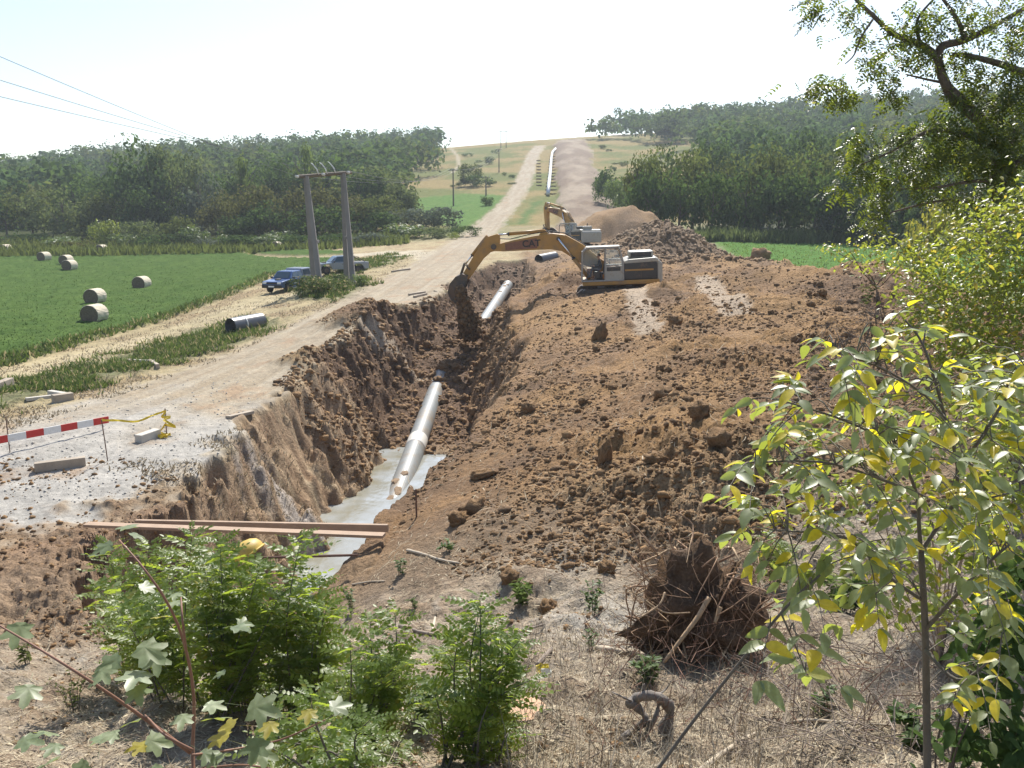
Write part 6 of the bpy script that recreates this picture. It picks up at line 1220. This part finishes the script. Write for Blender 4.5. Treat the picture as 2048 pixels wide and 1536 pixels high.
straws('dry_litter', 'dead brown leaves and chips on the near slope', 62, 9000, near, 3.4, 14.5, .05, .011, DRYB, .3)
straws('dry_stalks', 'standing dead grass stalks on the near slope', 63, 9000, lambda x, y, r: near(x, y, r) & (x > -.02 * y) & (nzf(x, y) > -.2), 3.4, 10, .2, .0022, GREYB, 1.6, -.1, .7, 'dead grass')
straws('dry_litter', 'root bits and straw strewn over the spoil heap', 64, 5000, lambda x, y, r: soil_mask(x, y) > .4, 12, 40, .16, .006, DRYB, .25, -.2, .65)
rg = seeded(65)
def twigs(name, label, n, region, ln, r0, up, m_=TWIG):
    V_ = MB()
    for _ in range(n):
        px, py = region(rg); q = on(px, py); a = rg.uniform(0, 6.28); L_ = ln * math.exp(.5 * rg.standard_normal()); p = Vector((q.x, q.y, q.z + rg.uniform(-.02, up * .3))); d = Vector((math.cos(a), math.sin(a), rg.uniform(-.1, up))).normalized(); k = Vector(rg.standard_normal(3)) * L_ * .13
        V_.tube([p, p + d * L_ * .35 + k, p + d * L_ * .7 - k * .3, p + d * L_], [r0, r0 * .8, r0 * .6, r0 * .25], 4)
        if rg.random() < .6: s_ = p + d * L_ * .5; V_.tube([s_, s_ + (d + Vector(rg.standard_normal(3)) * .6).normalized() * L_ * .4], [r0 * .5, r0 * .2], 4)
    return tag(V_.obj(name, m_), label, 'dead brush', kind='stuff')
twigs('dead_brush', 'tangle of grey dead twigs under the ash sapling', 300, lambda g: (g.uniform(1560, 2048), g.uniform(1130, 1530)), .55, .005, .7); twigs('dead_brush', 'dead twigs strewn across the near slope', 130, lambda g: (g.uniform(620, 1560), g.uniform(1180, 1530)), .28, .005, .15); twigs('dead_brush', 'dark tangled brush at the end of the soil heap', 300, lambda g: (g.uniform(1620, 1860), g.uniform(570, 800)), .8, .008, .5, mat('dark_twig', (.11, .085, .07), .9, vary=.3)); twigs('dead_brush', 'dead twigs on the bank at the picture edge', 120, lambda g: (g.uniform(0, 600), g.uniform(1240, 1500)), .25, .005, .2)
twigs('dead_brush', 'upright thin dead stems at the lower picture edge', 160, lambda g: (g.uniform(1150, 1800), g.uniform(1400, 1535)), .3, .0035, 2.5, mat('red_brown_stem', (.16, .085, .055), .9, vary=.3))
def branch(pts, r0, r1, label, m_=TWIG, name='dead_branch', cat='branch', group=None, onland=True, d=None):
    P = [on(*q) + Vector((0, 0, r0 * .8)) for q in pts] if onland else [at(q[0], q[1], q[2]) for q in pts]; S = spline(P, 14); c = Vector(S.mean(0)); rg_ = seeded(int(pts[0][0])); m = MB(); k = np.linspace(r0, r1, 14) * (1 + .1 * rg_.standard_normal(14)); m.tube([Vector(s) - c for s in S], list(k), 8); o = m.obj(name, m_, None, smooth=True); o.location = c; return tag(o, label, cat, group)
PALE = mat('barkless_wood', (.46, .38, .28), .7, vary=.2, scale=4)
branch([(815, 1103), (850, 1112), (880, 1122), (918, 1130)], .03, .018, 'long pale stick lying on the bare soil beside the pit', PALE); branch([(1195, 1300), (1230, 1308), (1265, 1312), (1310, 1316)], .035, .028, 'pale log-like stick lying beside the root ball', PALE); branch([(705, 1172), (740, 1166), (770, 1164)], .02, .012, 'short stick on the pit rim', PALE)
branch([(1075, 1335), (1090, 1318), (1103, 1302)], .03, .02, 'short thick stick behind the yellow wrapper'); branch([(800, 1255), (840, 1268), (880, 1276)], .03, .022, 'weathered stick lying behind the locust shrubs'); branch([(865, 1262), (870, 1240), (872, 1232)], .022, .016, 'pale broken stick end standing out of the litter', PALE); branch([(1000, 1275), (1045, 1265), (1090, 1252)], .025, .012, 'stick half covered by clods at the slope foot')
branch([(1400, 1545), (1500, 1475), (1600, 1448), (1700, 1450), (1790, 1455)], .017, .008, 'long whitish dead branch along the lower edge', PALE); branch([(560, 1535), (590, 1490), (612, 1440), (622, 1405)], .02, .012, 'pale bare branch standing among the low locust shoots', PALE); branch([(800, 1405), (850, 1460), (905, 1510), (960, 1560)], .007, .004, 'thin slanting dead stem beside the bushy locust')
branch([(1215, 905), (1238, 855), (1245, 835)], .012, .006, 'thin root sticking up beside the upright clod'); branch([(1285, 915), (1290, 950), (1300, 985)], .01, .006, 'bent root hanging over the wide low clod', PALE); branch([(833, 1030), (833, 1004)], .012, .010, 'short rusty stake at the pit rim', RUST, 'stake', 'stake') if False else None
q = on(833, 1035); rod(q, q.z + .62, .02, 'short rusty stake standing at the pit rim')
branch([(1560, 1270), (1640, 1340), (1690, 1390)], .012, .006, 'dark leaning twig in the brush under the ash spray', BARK)
# cut stump, yellow wrapper, gnarled branch, root ball
q = on(1052, 1432); s = q.y / F; e = empty('cut_stump', q, 'cut tree stump with fresh orange face beside the bushy locust', 'stump'); n = 24; r = 46 * s; rg = seeded(91); k = 1 + .12 * rg.standard_normal(n); k = (k + np.roll(k, 1) + np.roll(k, -1)) / 3
ring = [(r * k[j] * math.cos(2 * math.pi * j / n), r * k[j] * math.sin(2 * math.pi * j / n)) for j in range(n)]
m = MB(); m.add([(x * 1.12, y * 1.12, -.12) for x, y in ring] + [(x * 1.03, y * 1.03, .05) for x, y in ring] + [(x, y, .065) for x, y in ring], [(i * n + j, i * n + (j + 1) % n, (i + 1) * n + (j + 1) % n, (i + 1) * n + j) for i in range(2) for j in range(n)]); m.obj('bark_ring', BARK, e, smooth=True)
m = MB(); m.add([(x * .985, y * .985, .067) for x, y in ring], [tuple(range(n))]); m.obj('cut_face', mat('fresh_cut_wood', (.50, .29, .16), .7, vary=.25, scale=9), e)
q = on(1088, 1352); rg = seeded(93); e = empty('wrapper', q, 'crumpled yellow and white plastic wrapper lying on the litter', 'wrapper'); s = q.y / F
def crumple(w, d, h, n=9): 
    gx, gy = np.meshgrid(np.linspace(-.5, .5, n), np.linspace(-.5, .5, n)); z = h * np.abs(fbm(gx * 3 + 9, gy * 3, 2, 3)) + .008 * rg.standard_normal(gx.shape); v = np.stack([gx * w, gy * d, z], -1).reshape(-1, 3); i = np.arange(n * n).reshape(n, n); return v, np.stack([i[:-1, :-1], i[:-1, 1:], i[1:, 1:], i[1:, :-1]], -1).reshape(-1, 4)
YW = mat('wrapper_yellow', (.72, .55, .02), .35, vary=.05); WW = mat('wrapper_white', (.75, .74, .62), .4, vary=.05)
v, f = crumple(.13, .10, .08); o = link('yellow_part', np_mesh('yellow_part', v, f), YW, e); o.location = (-.01, .05, .03); o.rotation_euler = (.5, 0, .2); v, f = crumple(.10, .13, .03); o = link('white_part', np_mesh('white_part', v, f), WW, e); o.location = (.02, -.05, .03); o.rotation_euler = (.75, .1, .1)
GN = mat('charred_grey_wood', (.19, .165, .145), .95, vary=.4, scale=7, bump=.7, bscale=25); d0 = on(1290, 1470).y; b0 = on(1290, 1470)
e = empty('gnarled_branch', b0, 'gnarled dark dead branch arching out of the litter', 'branch'); S = []
for pts, r0, r1 in (([(1258, 1410), (1270, 1398), (1290, 1391), (1312, 1393), (1334, 1407), (1340, 1430), (1328, 1460), (1315, 1490)], .045, .05), ([(1264, 1404), (1284, 1424), (1292, 1440), (1270, 1458), (1240, 1480), (1205, 1520)], .036, .026), ([(1318, 1408), (1306, 1446), (1275, 1486), (1250, 1512)], .024, .016), ([(1266, 1404), (1245, 1394), (1224, 1384)], .014, .005), ([(1286, 1394), (1287, 1378), (1289, 1368)], .018, .008), ([(1310, 1395), (1332, 1378), (1342, 1362)], .010, .004), ([(1300, 1440), (1296, 1470), (1290, 1505)], .018, .012)):
    S.append((spline([at(px, py, d0 + .06 * math.sin(px * .1)) for px, py in pts], 18), np.linspace(r0, r1, 18) * .8 * (1 + .16 * rg.standard_normal(18))))
stems(e, S, GN, 'limb')
b0 = on(1395, 1302); s = b0.y / F; e = empty('root_ball', b0, 'upturned tree root ball with matted roots and dark soil', 'root ball'); rg = seeded(95); v, f = ico(4, rg, .34); v = v * [.58, .48, .56]; v[:, 2] += .48; v[:, :2] *= (1.06 - .10 * v[:, 2:3])
c_ = np.repeat([[.17, .108, .066]], len(v), 0) * (1 + .5 * fbm(v[:, 0] * 4, v[:, 2] * 4, 3, 8))[:, None]; o = link('earth_clump', np_mesh('earth_clump', v, f, c_), EARTH, e, True)
ROOTM = mat('root_brown', (.30, .185, .11), .85, vary=.35, scale=6); ROOTP = mat('root_pale', (.42, .29, .17), .8, vary=.3)
for i in range(95):
    a = rg.uniform(0, 6.28); zz = rg.uniform(.15, 1.2); r = .62 * (1.1 - .2 * zz); p = np.array([math.cos(a) * r * rg.uniform(.8, 1.05), math.sin(a) * r * .8, zz]); d = np.array([math.cos(a) * rg.uniform(.2, 1), math.sin(a) * .8, rg.uniform(-1.0, .8)]) ; L_ = rg.uniform(.25, .7); k = rg.standard_normal(3) * .16
    P = spline([p, p + d * L_ * .4 + k, p + d * L_ * .8 - k * .5 + [0, 0, -.1], p + d * L_ + k * .6 + [0, 0, -.2]], 10); P[:, 2] = np.maximum(P[:, 2], -.1); m = MB(); r0 = rg.uniform(.004, .014); m.tube([Vector(q) for q in P], list(np.linspace(r0, r0 * .3, 10)), 5); m.obj('root', ROOTP if rg.random() < .35 else ROOTM, e, smooth=True)
for pts, r0 in (([(1418, 1195), (1395, 1235), (1365, 1275), (1328, 1325)], .028), ([(1440, 1215), (1430, 1245)], .028), ([(1330, 1185), (1318, 1210), (1280, 1235)], .012), ([(1290, 1200), (1330, 1225), (1380, 1225)], .01)):
    P = spline([at(px, py, b0.y - .55 - .1 * i) for i, (px, py) in enumerate(pts)], 12); stems(e, [(P, np.linspace(r0, r0 * .6, 12))], ROOTP, 'root')
m = MB()
for i in range(420):
    a = rg.uniform(0, 6.28); zz = rg.uniform(.05, 1.25); r = .66 * (1.1 - .2 * zz); p = Vector((math.cos(a) * r, math.sin(a) * r * .8, zz)); d = Vector((math.cos(a) * .6 + rg.normal() * .5, math.sin(a) * .6 + rg.normal() * .4, rg.normal() * .6)); L_ = rg.uniform(.1, .38); k = Vector(rg.standard_normal(3)) * .06; m.tube([p, p + d * L_ * .5 + k, p + d * L_ - Vector((0, 0, .08))], [.0035, .0025, .001], 3)
tag(m.obj('fine_roots', ROOTM, e), kind='stuff')
# root mat hanging on the cut corner of the bank
rg = seeded(96)
V_ = MB()
for i in range(220):
    q = at(rg.uniform(165, 215), rg.uniform(1065, 1190), 16.6 + rg.uniform(-.3, .4)); d = Vector((rg.uniform(-.2, .6), rg.uniform(-.5, .2), -1)); L_ = rg.uniform(.2, .7); V_.tube([q, q + d * L_ * .5 + Vector(rg.standard_normal(3)) * .08, q + d * L_], [.008, .006, .003], 3)
tag(V_.obj('hanging_roots', mat('hanging_root', (.13, .085, .055), .9), None), 'matted thin roots hanging from the cut corner of the bank', 'roots', kind='stuff')

# ------------------------------------------------------------------ air
mb = MB(); mb.box((0, 330, 40), (2200, 1150, 108.0)); hz_ = mb.mesh('haze'); hm = bpy.data.materials.new('haze_air'); hm.use_nodes = True; ht = hm.node_tree; ht.nodes.clear()
ho = ht.nodes.new('ShaderNodeOutputMaterial'); hv = ht.nodes.new('ShaderNodeVolumePrincipled'); hv.inputs['Color'].default_value = (.86, .93, 1.0, 1); hv.inputs['Density'].default_value = .00038; hv.inputs['Anisotropy'].default_value = .1
ht.links.new(hv.outputs[0], ho.inputs['Volume']); tag(link('haze', hz_, hm), kind='stuff')
